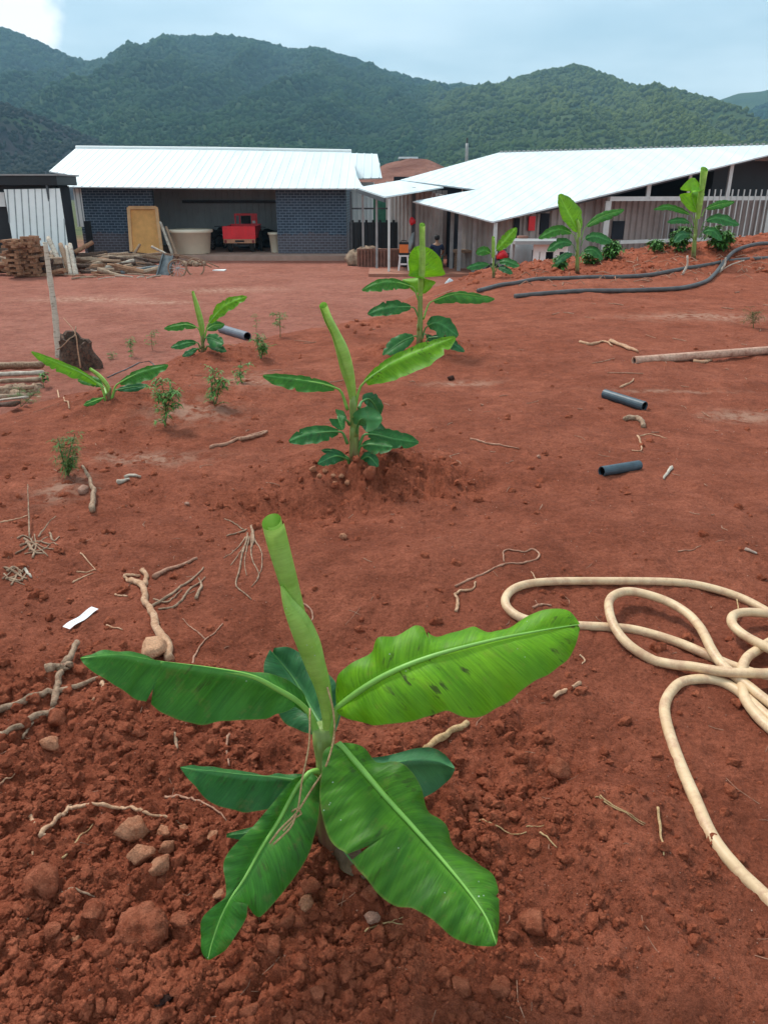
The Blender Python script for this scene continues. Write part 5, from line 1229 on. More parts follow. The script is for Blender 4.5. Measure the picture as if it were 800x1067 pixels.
def heap(cx_, cy_, z0, rx, ry, hz_, label, name, cat, mat, seed, n=16):
    r = random.Random(seed); m = MB()
    for k in range(n):
        a = r.uniform(0, 6.28); f = r.random()**.5; v, f_ = lump(2, seed*10+k, .5, 1.2); s = r.uniform(.5, 1)*min(rx, hz_)*.5
        c = np.array([cx_+math.cos(a)*f*rx*.7, cy_+math.sin(a)*f*ry*.7, z0+s*.5+(1-f)*hz_*r.uniform(.1, .65)])
        m.add(v*np.array([s, s*.8, s*.9])+c, f_)
    return props(m.build(name, M[mat], loc=(cx_, cy_, z0), smooth=True), label, cat)
# two motorcycles in the gloom either side of the truck
def motorbike(cx_, cy_, z0, label, body='rubber', yaw=0.0, lampm='lamp'):
    e = empty('motorcycle', (cx_, cy_, z0), label, 'motorcycle'); c, s_ = math.cos(yaw), math.sin(yaw)
    def T(p): return (cx_+p[0]*c-p[1]*s_, cy_+p[0]*s_+p[1]*c, z0+p[2])
    for yy in (-.62, .62):
        m = MB(); ring = [T((0, yy+.27*math.cos(a), .3+.27*math.sin(a))) for a in np.linspace(0, 6.2832, 21)]; m.tube(ring, .045, 8, cap=False); w = m.build('wheel', M['rubber'], e, smooth=True)
        m = MB()
        for k in range(8): m.tube([T((0, yy, .3)), T((0, yy+.24*math.cos(k*.785), .3+.24*math.sin(k*.785)))], .01, 4)
        m.build('spokes', M['postgrey'], w)
    MB().tube([T((0, -.55, .62)), T((0, -.2, .78)), T((0, .2, .80)), T((0, .45, .74))], [.10, .14, .12, .06], 10).build('seat', M['rubber'], e, smooth=True)
    MB().tube([T((0, .0, .72)), T((0, .25, .86)), T((0, .5, .80))], [.10, .17, .08], 10).build('fuel_tank', M[body], e, smooth=True)
    MB().tube([T((0, .62, .3)), T((0, .5, .75)), T((0, .42, 1.02))], .035, 8).build('fork', M['steel'], e)
    MB().tube([T((-.36, .33, 1.04)), T((-.15, .42, 1.05)), T((.15, .42, 1.05)), T((.36, .33, 1.04))], .02, 6).build('handlebar', M['steel'], e)
    MB().tube([T((0, .5, .92)), T((0, .6, .92))], .09, 12).build('headlight', M[lampm], e, smooth=True)
    MB().tube([T((0, -.2, .35)), T((0, .1, .45)), T((0, .3, .35))], [.1, .16, .1], 10).build('engine', M['steel'], e)
    MB().tube([T((0, -.62, .66)), T((0, -.85, .55)), T((0, -.9, .4))], [.05, .06, .03], 8).build('rear_mudguard', M[body], e)
    return e
motorbike(X(270, 39.5, -.6), 39.6, SZ, 'dark motorcycle parked between the red truck and the cream bin', 'rubber', .25)
motorbike(X(228, 40.5, -.6), 40.4, SZ, 'dark motorcycle parked between the round tub and the red truck', 'rubber', -.3)
heap(X(281, 42, -.6), 42.2, SZ, .9, .6, 1.1, 'dark sacks heaped in the shed corner behind the cream bin', 'sack_heap', 'sacks', 'darkgap', 3)
heap(X(217, 42, -.6), 42.4, SZ, .8, .6, .9, 'dark sacks heaped behind the left motorcycle in the shed', 'sack_heap', 'sacks', 'darkgap', 5)

# ---- timber, firewood and scrap in the yard ------------------------
def log(a, b, r, Ya, Yb_, mat, label, name='log', cat='log', group='timber heaped before the brick shed', bend=.0, gn=.3, zoff=0):
    A = at(*a, Ya); B = at(*b, Yb_); mid_ = (A+B)/2+np.array([0, 0, bend]); s = ppm((Ya+Yb_)/2, -1)
    c = cr([A, mid_, B], 10); r = r/s
    return props(MB().tube(c, [r*(1-.03*k)*(1+.1*math.sin(k*2.1+a[0])) for k in range(10)], 9, gn=gn).build(name, M[mat], loc=min(A, B, key=lambda p: p[2]), smooth=True), label, cat, group)
log((90, 279), (149, 267), 3.0, 30.6, 31.4, 'wood', 'long pale barkless log on top of the timber heap, nearer one', bend=.12)
log((90, 272), (134, 264), 2.4, 31.6, 32.2, 'wood', 'long grey log lying behind the pale barkless log', bend=.05)
log((104, 281), (140, 271), 2.6, 30.3, 30.9, 'palewood', 'pale log under the long barkless log')
log((126, 284), (166, 278), 3.0, 29.9, 30.3, 'bluegrey', 'bluish grey pipe lying at the front of the timber heap', name='pipe', cat='pipe', gn=0)
log((103, 281), (131, 289), 2.8, 29.6, 28.9, 'wood', 'short brown log slanting down to the front of the heap')
log((84, 293), (113, 286), 1.4, 29.2, 29.6, 'wood', 'thin stick lying on the yard before the timber heap')
log((138, 273), (162, 277), 3.2, 31.0, 30.6, 'darkwood', 'charred log in the middle of the timber heap')
log((85, 284), (128, 287), 3.0, 30.0, 29.9, 'darkwood', 'charred log lying low under the pale logs')
log((136, 270), (146, 254), 1.6, 32.0, 32.2, 'wood', 'short forked stub standing up from the heap before the door')
log((158, 257), (173, 264), 1.4, 32.5, 32.3, 'palewood', 'thin peeled stick sticking out above the handcart')
log((78, 263), (97, 252), 2.6, 32.2, 32.6, 'redwood', 'rusty brown stub leaning up beside the black shed')
log((80, 267), (112, 263), 3.0, 32.3, 32.6, 'darkwood', 'black log lying along the foot of the brick wall', gn=.1)
log((100, 270), (135, 269), 2.2, 31.8, 31.6, 'greywood', 'grey log half buried at the back of the timber heap')
log((112, 276), (155, 280), 2.0, 30.5, 30.4, 'redwood', 'reddish pole between the pale log and the bluish pipe')
for k, (a, b, r, m_, lab) in enumerate([
    ((67, 284), (50, 247), 3.0, 'palewood', 'tallest white leaning plank left of the timber heap'),
    ((70, 289), (54, 262), 3.4, 'palewood', 'white round log leaning in front of the tallest white plank'),
    ((75, 290), (63, 254), 3.2, 'greywood', 'grey leaning log left of the whitish pair'),
    ((80, 290), (73, 254), 3.0, 'palewood', 'rightmost upright whitish log of the leaning row'),
    ((74, 288), (69, 256), 2.0, 'palewood', 'narrow white slat leaning inside the row of upright logs'),
    ((59, 290), (47, 256), 2.6, 'darkwood', 'dark rotten log leaning at the left of the row')]):
    log(a, b, r, 29.6-.1*k, 30.6-.05*k, m_, lab, group='logs and planks leaning upright')
r = random.Random(11)
for k in range(22):
    px = r.uniform(86, 158); py = r.uniform(268, 284); Y = 31.4-(py-268)*.09; th = r.uniform(-.28, .28); l = r.uniform(.5, 1.3); a = at(px, py, Y); dv = np.array([math.cos(th)*l, r.uniform(-.3, .3)*l, math.sin(th)*l*.5])
    props(MB().tube(cr([a-dv, a+np.array([0, 0, r.uniform(-.06, .08)]), a+dv], 8), [r.uniform(.05, .11)]*8, 8, gn=.4).build('log', M[('darkwood', 'wood', 'greywood', 'redwood', 'darkwood')[k % 5]], loc=a-dv), 'rough log jumbled in the middle of the timber heap', 'log', 'logs jumbled in the timber heap')
def split_stack(px0, px1, py0, rows, Y, lab, group):
    x0, x1 = X(px0, Y, -1), X(px1, Y, -1); z = YARD+.02
    for j in range(rows):
        if j % 2 == 0:
            for q in range(3):
                if r.random() < .15: continue
                y_ = Y-.35+q*.35; a = (x0+r.uniform(-.13, .1), y_+r.uniform(-.08, .08), z+r.uniform(.045, .07)); b = (x1+r.uniform(-.1, .16), y_+r.uniform(-.1, .1), z+r.uniform(.045, .07))
                props(MB().beam(a, b, .15, .085).build('split_board', M['redwood'], loc=a), lab, 'firewood', group)
        else:
            n = max(2, int((x1-x0)/.36))
            for q in range(n):
                x_ = x0+.08+(x1-x0-.16)*q/(n-1)+r.uniform(-.03, .03)
                props(MB().beam((x_, Y-r.uniform(.35, .58), z+.06), (x_+r.uniform(-.08, .08), Y+.48, z+.06), r.uniform(.09, .17), .08).build('split_board', M['redwood'], loc=(x_, Y-.5, z)), lab, 'firewood', group)
        z += .09
split_stack(12, 28, 287, 14, 28.6, 'short split board in the left crisscross firewood stack', 'boards of the left firewood stack')
split_stack(31, 43, 287, 15, 28.9, 'short split board in the crisscross firewood stack nearest the leaning logs', 'boards of the right firewood stack')
for k in range(84):
    px = r.uniform(-25, 50); top_ = 252+abs(px-24)*.22; py = r.uniform(top_, 286); Y = 30.6+r.uniform(-.3, .5)-(py-252)*.045 if k < 50 else 29.2+r.uniform(-.2, .3)
    if k >= 50: px = r.choice((r.uniform(-20, 14), r.uniform(44, 56))); py = r.uniform(268, 288); a = at(px, py, Y); th = r.uniform(-.5, .5); l = r.uniform(.25, .55)
    d = np.array([math.cos(th), math.sin(th)*.8, r.uniform(-.25, .25)])*l
    props(MB().tube([a-d, a, a+d], [.10, .12, .10], 7, gn=.5).build('firewood_log', M[('redwood', 'wood', 'darkwood', 'redwood')[k % 4]], loc=a-d), 'rough short log in the loose firewood heap behind the stacks', 'firewood', 'loose firewood before the white metal sheet')
ff = heap(X(10, 30.8, -1), 31.2, YARD, 2.3, .5, .9, 'dark bark rubble under the loose firewood heap', 'dark_heap', 'bark', 'darkwood', 21, 30)
heap(X(200, 33, -1), 33.2, YARD, .9, .5, .28, 'low heap of sticks and soil before the round tub', 'stick_heap', 'heap', 'wood', 25, 14)
for k in range(34):
    px = r.uniform(60, 212); py = r.uniform(281, 292) if px < 165 else r.uniform(270, 288); g = G(px, py, False); th = r.uniform(-.6, .6)+(3.14 if r.random() < .5 else 0); l = r.uniform(.15, .5)
    a = g+np.array([math.cos(th)*l, math.sin(th)*l, .04]); b = g-np.array([math.cos(th)*l, math.sin(th)*l, -.04-.1*r.random()])
    props(MB().tube([a, (a+b)/2+np.array([0, 0, .02]), b], r.uniform(.015, .035), 5, gn=.3).build('broken_stick', M[('wood', 'palewood', 'redwood')[k % 3]], loc=a), 'broken stick strewn in front of the timber heap and handcart', 'stick', 'broken sticks in the yard')
# leaning white boards beside the tub
log((181, 267), (167, 231), 2.0, 35.8, 36.6, 'palewood', 'long white board leaning between the plywood door and the tub', 'board', 'board', 'boards leaning beside the tub', gn=.05)
log((185, 268), (173, 236), 1.8, 35.6, 36.5, 'greywood', 'shorter grey board leaning against the round tub', 'board', 'board', 'boards leaning beside the tub', gn=.05)
# handcart tipped up
HY = 29.6; hx = X(176, HY, -1); hc = empty('handcart', (hx, HY, YARD), 'old blue grey handcart tipped on end beside the timber heap', 'handcart')
P = [at(163, 289, HY-.2), at(175, 290, HY-.3), at(180, 267, HY+.25), at(170, 265, HY+.4)]
m = MB().slab(P, .05, (0, -1, .2)); m.beam(P[0], P[3], .05, .16, (0, 1, 0)); m.beam(P[1], P[2], .05, .16, (0, 1, 0)); m.build('tray', M['bluegrey'], hc)
wc = at(184.5, 279.5, HY-.45); wm = MB(); wm.tube([wc+np.array([.31*math.cos(a), .06*math.cos(a), .31*math.sin(a)]) for a in np.linspace(0, 6.2832, 25)], .028, 7, cap=False)
wo = wm.build('wheel', M['greywood'], hc, smooth=True); m = MB()
for k in range(12): m.tube([wc, wc+np.array([.3*math.cos(k*.5236), .06*math.cos(k*.5236), .3*math.sin(k*.5236)])], .008, 4)
m.tube([wc+np.array([0, -.08, 0]), wc+np.array([0, .3, 0])], .035, 8); m.build('spokes', M['postgrey'], wo)
wc2 = wc+np.array([.55, .5, 0]); wm = MB(); wm.tube([wc2+np.array([.31*math.cos(a), .06*math.cos(a), .31*math.sin(a)]) for a in np.linspace(0, 6.2832, 25)], .028, 7, cap=False); wm.build('wheel', M['greywood'], hc, smooth=True)
for q in (0, 1):
    a = at(173+q*8, 264, HY+.3); MB().tube([a, a+np.array([.9, .5, -.25]), a+np.array([1.5, .7, -.55])], .025, 6).build('handle', M['greywood'], hc)

# ---- burnt stump, white post, plank heap ---------------------------
sg = G(82, 384, False); s = ppm(sg[1], -.5)
st = empty('burnt_stump', (sg[0], sg[1], h1(sg[0], sg[1])), 'burnt black hollow tree stump beside the short banana plant', 'stump')
m = MB(); n = 22; V = []; rs = random.Random(4); jag = [rs.uniform(-.5, .8) for _ in range(n)]
hgt = 34/s; r0 = 19/s
for j in range(9):
    f = j/8
    for k in range(n):
        a = 6.2832*k/n; rr = r0*(1.12-.30*f-.10*f*max(0, math.cos(a)))*(1+.16*math.sin(a*3+1)+.12*mnoise.noise(Vector((math.cos(a)*2, math.sin(a)*2, f*2)))*2+.05*math.sin(a*11))
        zz = f*hgt*(1+(.13*jag[k]+.13*(math.cos(a-2.4)) if j == 8 else .10*f*math.cos(a-2.4)))
        V.append((sg[0]+math.cos(a)*rr, sg[1]+math.sin(a)*rr*.8, st.location[2]-.05+zz))
m.add(V, [(j*n+k, j*n+(k+1) % n, (j+1)*n+(k+1) % n, (j+1)*n+k) for j in range(8) for k in range(n)])
V2 = [tuple(np.array(v)*.0+np.array([sg[0]+(v[0]-sg[0])*q, sg[1]+(v[1]-sg[1])*q, v[2]-dz])) for q, dz in ((1, 0), (.78, .01), (.6, hgt*.5)) for v in V[8*n:]]
m.add(V2, [(j*n+k, j*n+(k+1) % n, (j+1)*n+(k+1) % n, (j+1)*n+k) for j in range(2) for k in range(n)]+[tuple(2*n+k for k in range(n))])
m.build('charred_trunk', M['darkwood'], st, smooth=False)
a = at(78, 346, sg[1]-.28); b = at(84, 383, sg[1]-.36)
props(MB().tube(cr([at(66, 331, sg[1]-.1), a, (a+b)/2, b], 12), [.006+.0007*k for k in range(12)], 6, gn=.3).build('stick', M['root'], loc=b, smooth=True), 'thin pale stick leaning on the front of the burnt stump', 'stick')
props(MB().tube(cr([at(60, 364, sg[1]-.15), at(66, 360, sg[1]-.33), at(72, 353, sg[1]-.34), at(78, 349, sg[1]-.2), at(79, 340, sg[1]-.1)], 14), .011, 6, gn=.3).build('root', M['greywood'], loc=at(60, 364, sg[1]), smooth=True), 'grey curved root lying over the rim of the burnt stump', 'root')
pg = G(61, 372, False); a = pg-np.array([0, 0, .06]); b = at(47, 252, pg[1]+.25)
m = MB(); c = cr([a, a*.6+b*.4+np.array([.02, 0, 0]), b], 24); s = ppm(pg[1], 0); m.tube(c, [(3.7-1.5*k/23)/s*(1+.08*math.sin(k*1.7)) for k in range(24)], 10, gn=.15)
t = NT('birch_bark'); p = geo(t); z = t.sep(p); n_ = t.noise(t.comb(t.math('MULTIPLY', z[0], 8), t.math('MULTIPLY', z[1], 8), t.math('MULTIPLY', z[2], 38)), 1, 4, .6)
M['birch'] = t.done(t.ramp(n_, .30, .48, (.20, .15, .11), (.56, .47, .37)), .8, t.bump(n_, .4, .004), .2)
props(m.build('wooden_post', M['birch'], loc=a, smooth=True), 'tall thin whitish post with dark bands standing behind the burnt stump', 'post')
for k, (a, b, rp, dz, mt, lab) in enumerate([
    ((-40, 391), (46, 389), 5.5, .10, 'greywood', 'hollow weathered log with a dark slit on top of the plank heap'),
    ((-40, 400), (47, 397), 3.6, .08, 'palewood', 'pale stripped plank just under the hollow log'),
    ((-40, 407), (44, 403), 3.2, .06, 'wood', 'reddish weathered plank in the middle of the plank heap'),
    ((-40, 415), (36, 411), 3.6, .05, 'greywood', 'dark grey log below the reddish plank'),
    ((-40, 422), (32, 419), 3.4, .04, 'wood', 'mossy flat plank near the front of the plank heap'),
    ((-40, 428), (30, 426), 2.0, .04, 'palewood', 'thin white slat at the front of the plank heap'),
    ((-40, 432), (18, 430), 4.0, .02, 'darkwood', 'black log end lowest at the front of the plank heap')]):
    A = G(max(a[0], -30), a[1]-2+4*dz, False)+np.array([0, 0, .10-k*.008]); B = G(b[0], b[1], False)+np.array([0, 0, .06+dz]); Y = B[1]; c = cr([A, (A+B)/2+np.array([0, 0, .01]), B], 12); s = ppm(Y, -.5)
    props(MB().tube(c, [rp/s*(1+.10*math.sin(j*1.9+k)) for j in range(12)], 9, gn=.35, flat=.7).build('weathered_log' if rp > 3.5 else 'plank', M[mt], loc=A, smooth=True), lab, 'log' if rp > 3.5 else 'plank', 'planks and logs heaped at the left')
a = at(19, 378.5, 9.3); b = at(36, 377, 9.3); 
_h = G(2, 420, False); heap(_h[0]-.2, _h[1]+.4, _h[2]-.12, .9, 1.2, .28, 'dark mass added for the shaded gap under the planks at left', 'dark_heap', 'bark', 'greywood', 31, 18)  # lumps added to fill the shaded gap beneath the planks

# ---- canopy between the buildings -----------------------------------
cn = empty('yard_canopy', (X(401, 29.5), 29.5, YARD), 'low flat white canopy on thin posts between the two buildings', 'canopy')
Pc = [at(401, 204.5, 29.5), at(462, 194.5, 33.5), at(416, 187.5, 36.4), at(372, 195, 33.2)]
MB().slab(Pc, .05).build('canopy_roof', M['roof'], cn)
MB().beam(Pc[0]-np.array([0, 0, .12]), Pc[3]-np.array([0, 0, .12]), .08, .14).build('canopy_beam', M['steel'], cn)
for (px, py, Y, z1, mt) in ((405, 284, 29.8, 1.30, 'postwhite'), (392.5, 277, 31.6, 1.42, 'postgrey'), (378.5, 262, 33.8, 1.5, 'postgrey'), (366.5, 262, 33.9, 1.55, 'steel')):
    x_ = X(px, Y, YARD); MB().beam((x_, Y, YARD-.05), (x_, Y, z1), .085, .085).build('post', M[mt], cn)
MB().beam((X(366, 33.9, .8), 33.95, .9), (X(405, 33.9, .8), 33.95, .9), .06, .06).build('rail', M['steel'], cn)
# dark fence, rubble and net behind it
m = MB().box((X(364, 36), 36, YARD), (X(425, 36), 36.12, .30)); m.ribs((X(364, 36), 36, YARD), (1, 0, 0), (0, 0, 1), (0, -1, 0), .3, .05, .04, ulen=X(425, 36)-X(364, 36), vlen=1.7)
props(m.build('dark_fence', M['black'], loc=(X(364, 36), 36, YARD)), 'low black sheet fence behind the canopy posts', 'fence')
props(MB().slab([(X(389, 39), 39, YARD), (X(424, 39), 39, YARD), (X(424, 39), 39, 1.6), (X(389, 39), 39, 1.6)], .04, (0, -1, 0)).build('green_net', M['greenmesh'], loc=(X(389, 39), 39, YARD)), 'green net hanging behind the black fence', 'net')
m = MB(); bx0, bx1 = X(372, 33, -1), X(426, 33, -1); m.box((bx0, 33, YARD), (bx1, 33.3, -.62))
for k in range(16): m.box((bx0+k*(bx1-bx0)/16+.02, 32.93, YARD), (bx0+(k+.65)*(bx1-bx0)/16, 32.997, -.66))
props(m.build('board_wall', M['redbrick'], loc=(bx0, 33, YARD)), 'low red brown board wall behind the canopy posts', 'wall')
heap(X(381, 33.2, -1), 33.6, YARD, .9, .5, 1.0, 'pale rubble and sticks heaped against the board wall', 'rubble_heap', 'rubble', 'wood', 41, 16)
MBk = MB().box((X(384, 29.3, -1.2), 28.8, YARD-.1), (X(520, 28, -1.2), 31.0, YARD+.10)); props(MBk.build('concrete_kerb', M['dustslab'], loc=(X(384, 29.3), 28.8, YARD)), kind='structure')

# ---- the long building at the right -------------------------------------
B = np.array(at(513, 230.5, 27.0)); u = np.array([.886, .458, 0.0]); v = np.array([-.458, .886, 0.0]); 
s_u, s_v = .178, .115
def rz(x, y): return B[2]+s_u*((x-B[0])*u[0]+(y-B[1])*u[1])+s_v*((x-B[0])*v[0]+(y-B[1])*v[1])
n_r = np.array([-(s_u*u[0]+s_v*v[0]), -(s_u*u[1]+s_v*v[1]), 1.0]); n_r /= np.linalg.norm(n_r)
RP = lambda px, py: onplane(px, py, B, n_r)
ra, rb = RP(520, 158.5), RP(800, 150.5)                  # ridge
r1, r2 = RP(513, 230.5), RP(800, 161)                    # near rake
def meet(p, q, a, b):
    A = np.array([[q[0]-p[0], -(b[0]-a[0])], [q[1]-p[1], -(b[1]-a[1])]]); t_ = np.linalg.solve(A, np.array([a[0]-p[0], a[1]-p[1]])); return p+(q-p)*t_[0]
rc = meet(r1, r2, ra, rb)
bd = empty('long_building', B+np.array([1.5, 1, 0])*0+np.array([0, 0, YARD-B[2]]), 'long low farm building with a bright white metal roof and ribbed walls', 'farm building')
poly = [r1, (r1+r2)/2, r2, rc, rb, ra, RP(417, 187), RP(496, 197), RP(430, 209.5), RP(470, 219)]
d1 = (rb-ra)/np.linalg.norm(rb-ra); dn = np.cross(n_r, d1)
rf = MB().slab(poly, .05, n_r); rf.ribs(ra, d1, dn, n_r, .42, .022, .010, poly=poly); rb_o = rf.build('roof', M['roof'], bd)
q = ra; m = MB()
for k in range(60):
    p = ra+(rc-ra)*(k+.5)/60; m.beam(p-d1*.05+n_r*.03, p+d1*.05+n_r*.03, .16, .07)
m.build('ridge_tiles', M['postgrey'], rb_o)
MB().slab([ra-np.array([0, 0, .03]), rc-np.array([0, 0, .03]), rc+np.array([2.7, 4.2, -1.5]), ra+np.array([2.7, 4.2, -1.5])], .05).build('rear_roof', M['roof'], bd)
def W3(s, t, z): return np.array([B[0]+u[0]*s+v[0]*t, B[1]+u[1]*s+v[1]*t, z])
def ztop_(s, t): p = W3(s, t, 0); return rz(p[0], p[1])-.12
_st = lambda p: (np.dot(p-B, u), np.dot(p-B, v))
(sa_, ta_), (sc_, tc_) = _st(ra), _st(rc)
def smax(t): return sa_+(sc_-sa_)*(t-ta_)/(tc_-ta_)-.1
def wallsheet(name, s0, t0, s1, t1, z0, z1=None, mat='greysheet', pitch=.3, par=bd, n=None, th=.05, dep=.03, parent_ok=True):
    """wall between two plan points; its top follows the roof unless z1 is given"""
    a, b = W3(s0, t0, z0), W3(s1, t1, z0); c = W3(s1, t1, z1 if z1 is not None else ztop_(s1, t1)); d = W3(s0, t0, z1 if z1 is not None else ztop_(s0, t0))
    U = (b-a)/np.linalg.norm(b-a); nn = np.cross(U, (0, 0, 1)); 
    if nn[1] > 0: nn = -nn
    m = MB().slab([a, b, c, d], th, nn)
    if pitch: m.ribs(a, U, (0, 0, 1), nn, pitch, pitch*.24, .07, poly=[a, b, c, d])
    return m.build(name, M[mat], par)
Z0 = YARD-.05
# side wall (under the left eave) running away, and end wall facing the bank
wallsheet('side_wall', 1.5, .9, 1.5, 4.2, Z0, None, 'greysheet', .34)
wallsheet('side_wall', 1.5, 5.6, 1.5, 10.5, Z0, None, 'greysheet', .34)
wallsheet('doorway_shade', 1.75, 4.2, 1.75, 5.6, Z0, None, 'darkgap', 0)  # near-black sheet painted as the shade within the open doorway
wallsheet('end_wall', 1.5, .9, 5.0, .9, Z0, None, 'greysheet', .3)
wallsheet('end_wall', 5.0, .9, 19.5, .9, Z0, 1.36, 'tansheet', .3)
wallsheet('gable_shade', 3, 6.5, smax(6.5)-.3, 6.5, Z0, None, 'black', 0)  # black sheets stand in for the shade inside the open gable
wallsheet('gable_shade', smax(6.5)-.3, 6.5, 12.5, 2.2, Z0, None, 'black', 0)
wallsheet('gable_shade', 12.5, 2.2, 19, 2.2, Z0, 2.75, 'black', 0)
def end_panel(name, px0, px1, py0, py1, mat, off=.85, par=bd, proud=.06):
    o = W3(0, off-proud, 0); nn = -v
    P = [onplane(a, b, o, nn) for a, b in ((px0, py1), (px1, py1), (px1, py0), (px0, py0))]
    x_ = (P[0]+P[3])[:2]/2; y_ = (P[1]+P[2])[:2]/2
    P = [np.array([x_[0], x_[1], P[0][2]]), np.array([y_[0], y_[1], P[1][2]]), np.array([y_[0], y_[1], P[2][2]]), np.array([x_[0], x_[1], P[3][2]])]
    return MB().slab(P, .04, -v).build(name, M[mat], par)
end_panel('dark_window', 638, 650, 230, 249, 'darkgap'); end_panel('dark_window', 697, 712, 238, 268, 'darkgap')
end_panel('opening_shade', 536, 541, 227, 249, 'darkgap'); end_panel('opening_shade', 563, 572, 222, 244, 'darkgap')  # near-black slabs paint the shade of open gaps onto the wall
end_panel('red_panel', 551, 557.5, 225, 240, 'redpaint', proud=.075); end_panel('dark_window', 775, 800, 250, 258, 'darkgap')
# columns and railing in front of the end wall
def colm(px, pyb, pyt, t_, w, mt='postwhite', name='column', zt=None):
    o = W3(0, t_, 0); b = onplane(px, pyb, o, -v); z1 = zt if zt is not None else onplane(px, pyt, o, -v)[2]
    return MB().beam((b[0], b[1], Z0), (b[0], b[1], z1), w, w, (1, 0, 0)).build(name, M[mt], bd)
s_c = None
colm(628, 262, 209, .25, .20); colm(513.5, 285, 232, .15, .12)
o = W3(0, .2, 0)
def rail(pa, pb, w, name='top_rail'):
    a, b = onplane(*pa, o, -v), onplane(*pb, o, -v); z_ = (a[2]+b[2])/2; a[2] = b[2] = z_
    return MB().beam(a, b, w, w).build(name, M['postwhite'], bd), a, b
_, ta, tb = rail((634, 209), (870, 204), .15); _, ba, bb = rail((645, 252), (870, 244), .12, 'lower_rail')
rc2 = onplane(797, 240, o, -v); MB().beam((rc2[0], rc2[1], Z0), (rc2[0], rc2[1], ta[2]+.05), .16, .16, (1, 0, 0)).build('column', M['postwhite'], bd)
for k in range(11):
    px = 735+k*6.0; p = onplane(px, 225, o-v*.09, -v); MB().beam((p[0], p[1], ba[2]-.35), (p[0], p[1], ta[2]+.32), .045, .045, (1, 0, 0)).build('picket', M['postwhite'], bd)
for k in range(8):
    px = 690+k*6.0; p = onplane(px, 240, o+v*.1, -v); MB().beam((p[0], p[1], ba[2]-.5), (p[0], p[1], ba[2]+1.0), .03, .03, (1, 0, 0)).build('picket', M['postgrey'], bd)
for px, py1, py0, w in ((674, 198, 209, .14), (719, 190, 206, .1), (760, 172, 206, .13)):
    a = onplane(px-3 if px > 700 else px, py0, o, -v); b = a+np.array([0, 0, 1]); zt2 = rz(a[0], a[1])-.1
    MB().beam((a[0], a[1], ta[2]), (a[0], a[1], zt2), w, w, (1, 0, 0)).build('truss_post', M['postwhite'], bd)
MB().beam(W3(2, .3, ztop_(2, .3)-.03), W3(15.5, .3, ztop_(15.5, .3)-.03), .08, .10).build('rake_beam', M['steel'], bd)
for k in range(5):
    t_ = 1.5+k*2.0; MB().beam(W3(1.6, t_, ztop_(1.6, t_)-.06), W3(min(15, smax(t_)), t_, ztop_(min(15, smax(t_)), t_)-.06), .08, .12).build('rafter', M['steel'], bd)
# eave posts of the left side
for px, py, z1, Y, w in ((469.5, 280, None, 31.0, .13), (477.5, 284, None, 30.0, .13), (492.5, 280, None, 29.6, .12), (448, 262, None, 36.0, .07)):
    x_ = X(px, Y, YARD); MB().beam((x_, Y, Z0), (x_, Y, rz(x_, Y)-.1), w, w, (1, 0, 0)).build('eave_post', M['postgrey'], bd)
m = MB(); 
for k in range(7):
    x_ = X(424+k*6, 38.5); m.box((x_, 38.5+.02*k, YARD), (x_+.24, 38.55+.02*k, 1.6))
m.build('back_cladding', M['greysheet'], bd)
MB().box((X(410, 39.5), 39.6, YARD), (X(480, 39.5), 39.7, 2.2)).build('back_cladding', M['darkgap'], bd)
# ---- things under the long roof ------------------------------------
g0 = (X(502.5, 30.6, -.8), 30.4, YARD+.1)
tb_ = empty('wooden_table', g0, 'red brown wooden crate table under the long roof', 'table')
MB().box((g0[0]-.35, g0[1], g0[2]+.72), (g0[0]+.35, g0[1]+.6, g0[2]+1.25)).build('crate', M['redbrick'], tb_)
MB().box((g0[0]-1.1, g0[1]-.1, g0[2]+.62), (g0[0]+.5, g0[1]+.7, g0[2]+.70)).build('tabletop', M['greywood'], tb_)
for dx in (-1.0, .4):
    for dy_ in (-.02, .62): MB().box((g0[0]+dx-.04, g0[1]+dy_, g0[2]), (g0[0]+dx+.04, g0[1]+dy_+.06, g0[2]+.617)).build('leg', M['greywood'], tb_)
motorbike(X(528, 27.6, -.9), 27.4, YARD, 'red motorcycle with a white headlight parked under the roof edge', 'redpaint', 2.0)
wt = at(543, 268, 26.6); wt[2] = YARD
cw = empty('concrete_cistern', wt, 'rounded grey concrete cistern between the red motorcycle and the white stall', 'cistern')
lathe([(.40, 0), (.40, 1.05), (.36, 1.28), (.22, 1.42), (0, 1.46)], wt, 22).build('cistern_body', M['greyconc'], cw, smooth=True)
lathe([(.19, 1.40), (.19, 1.50), (0, 1.51)], wt, 16).build('lid', M['redbrick'], cw, smooth=True)
ws = at(570, 268, 24.6); stl = empty('roadside_stall', (ws[0], 24.6, YARD), 'white framed stall with a flat top behind the pointed banana plant', 'stall')
zf = at(560, 253, 24.6)[2]; xa, xb_ = X(534, 24.6, .0), X(592, 24.6, .0)
MB().box((xa, 24.2, zf-.02), (xb_, 25.5, zf+.08)).build('flat_top', M['greyconc'], stl)
xq, xw = X(554, 24.6, -.8), X(589, 24.6, -.8); zz1 = zf-.25
MB().box((xq, 24.55, zz1), (xw, 24.66, zz1+.22)).build('upper_frame', M['whiteframe'], stl)
MB().box((xq, 24.55, YARD+.60), (xw, 24.66, YARD+.78)).build('lower_frame', M['whiteframe'], stl)
for x_ in (xq, xq+.2, (xq+xw)/2+.1, xw-.1): MB().box((x_, 24.54, YARD), (x_+.17, 24.67, zz1-.003)).build('upright', M['whiteframe'], stl)
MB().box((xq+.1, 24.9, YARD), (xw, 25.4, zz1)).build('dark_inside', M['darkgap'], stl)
for q in (xa+.1, xb_-.15): MB().box((q, 25.2, YARD), (q+.07, 25.27, zf-.023)).build('upright', M['postgrey'], stl)
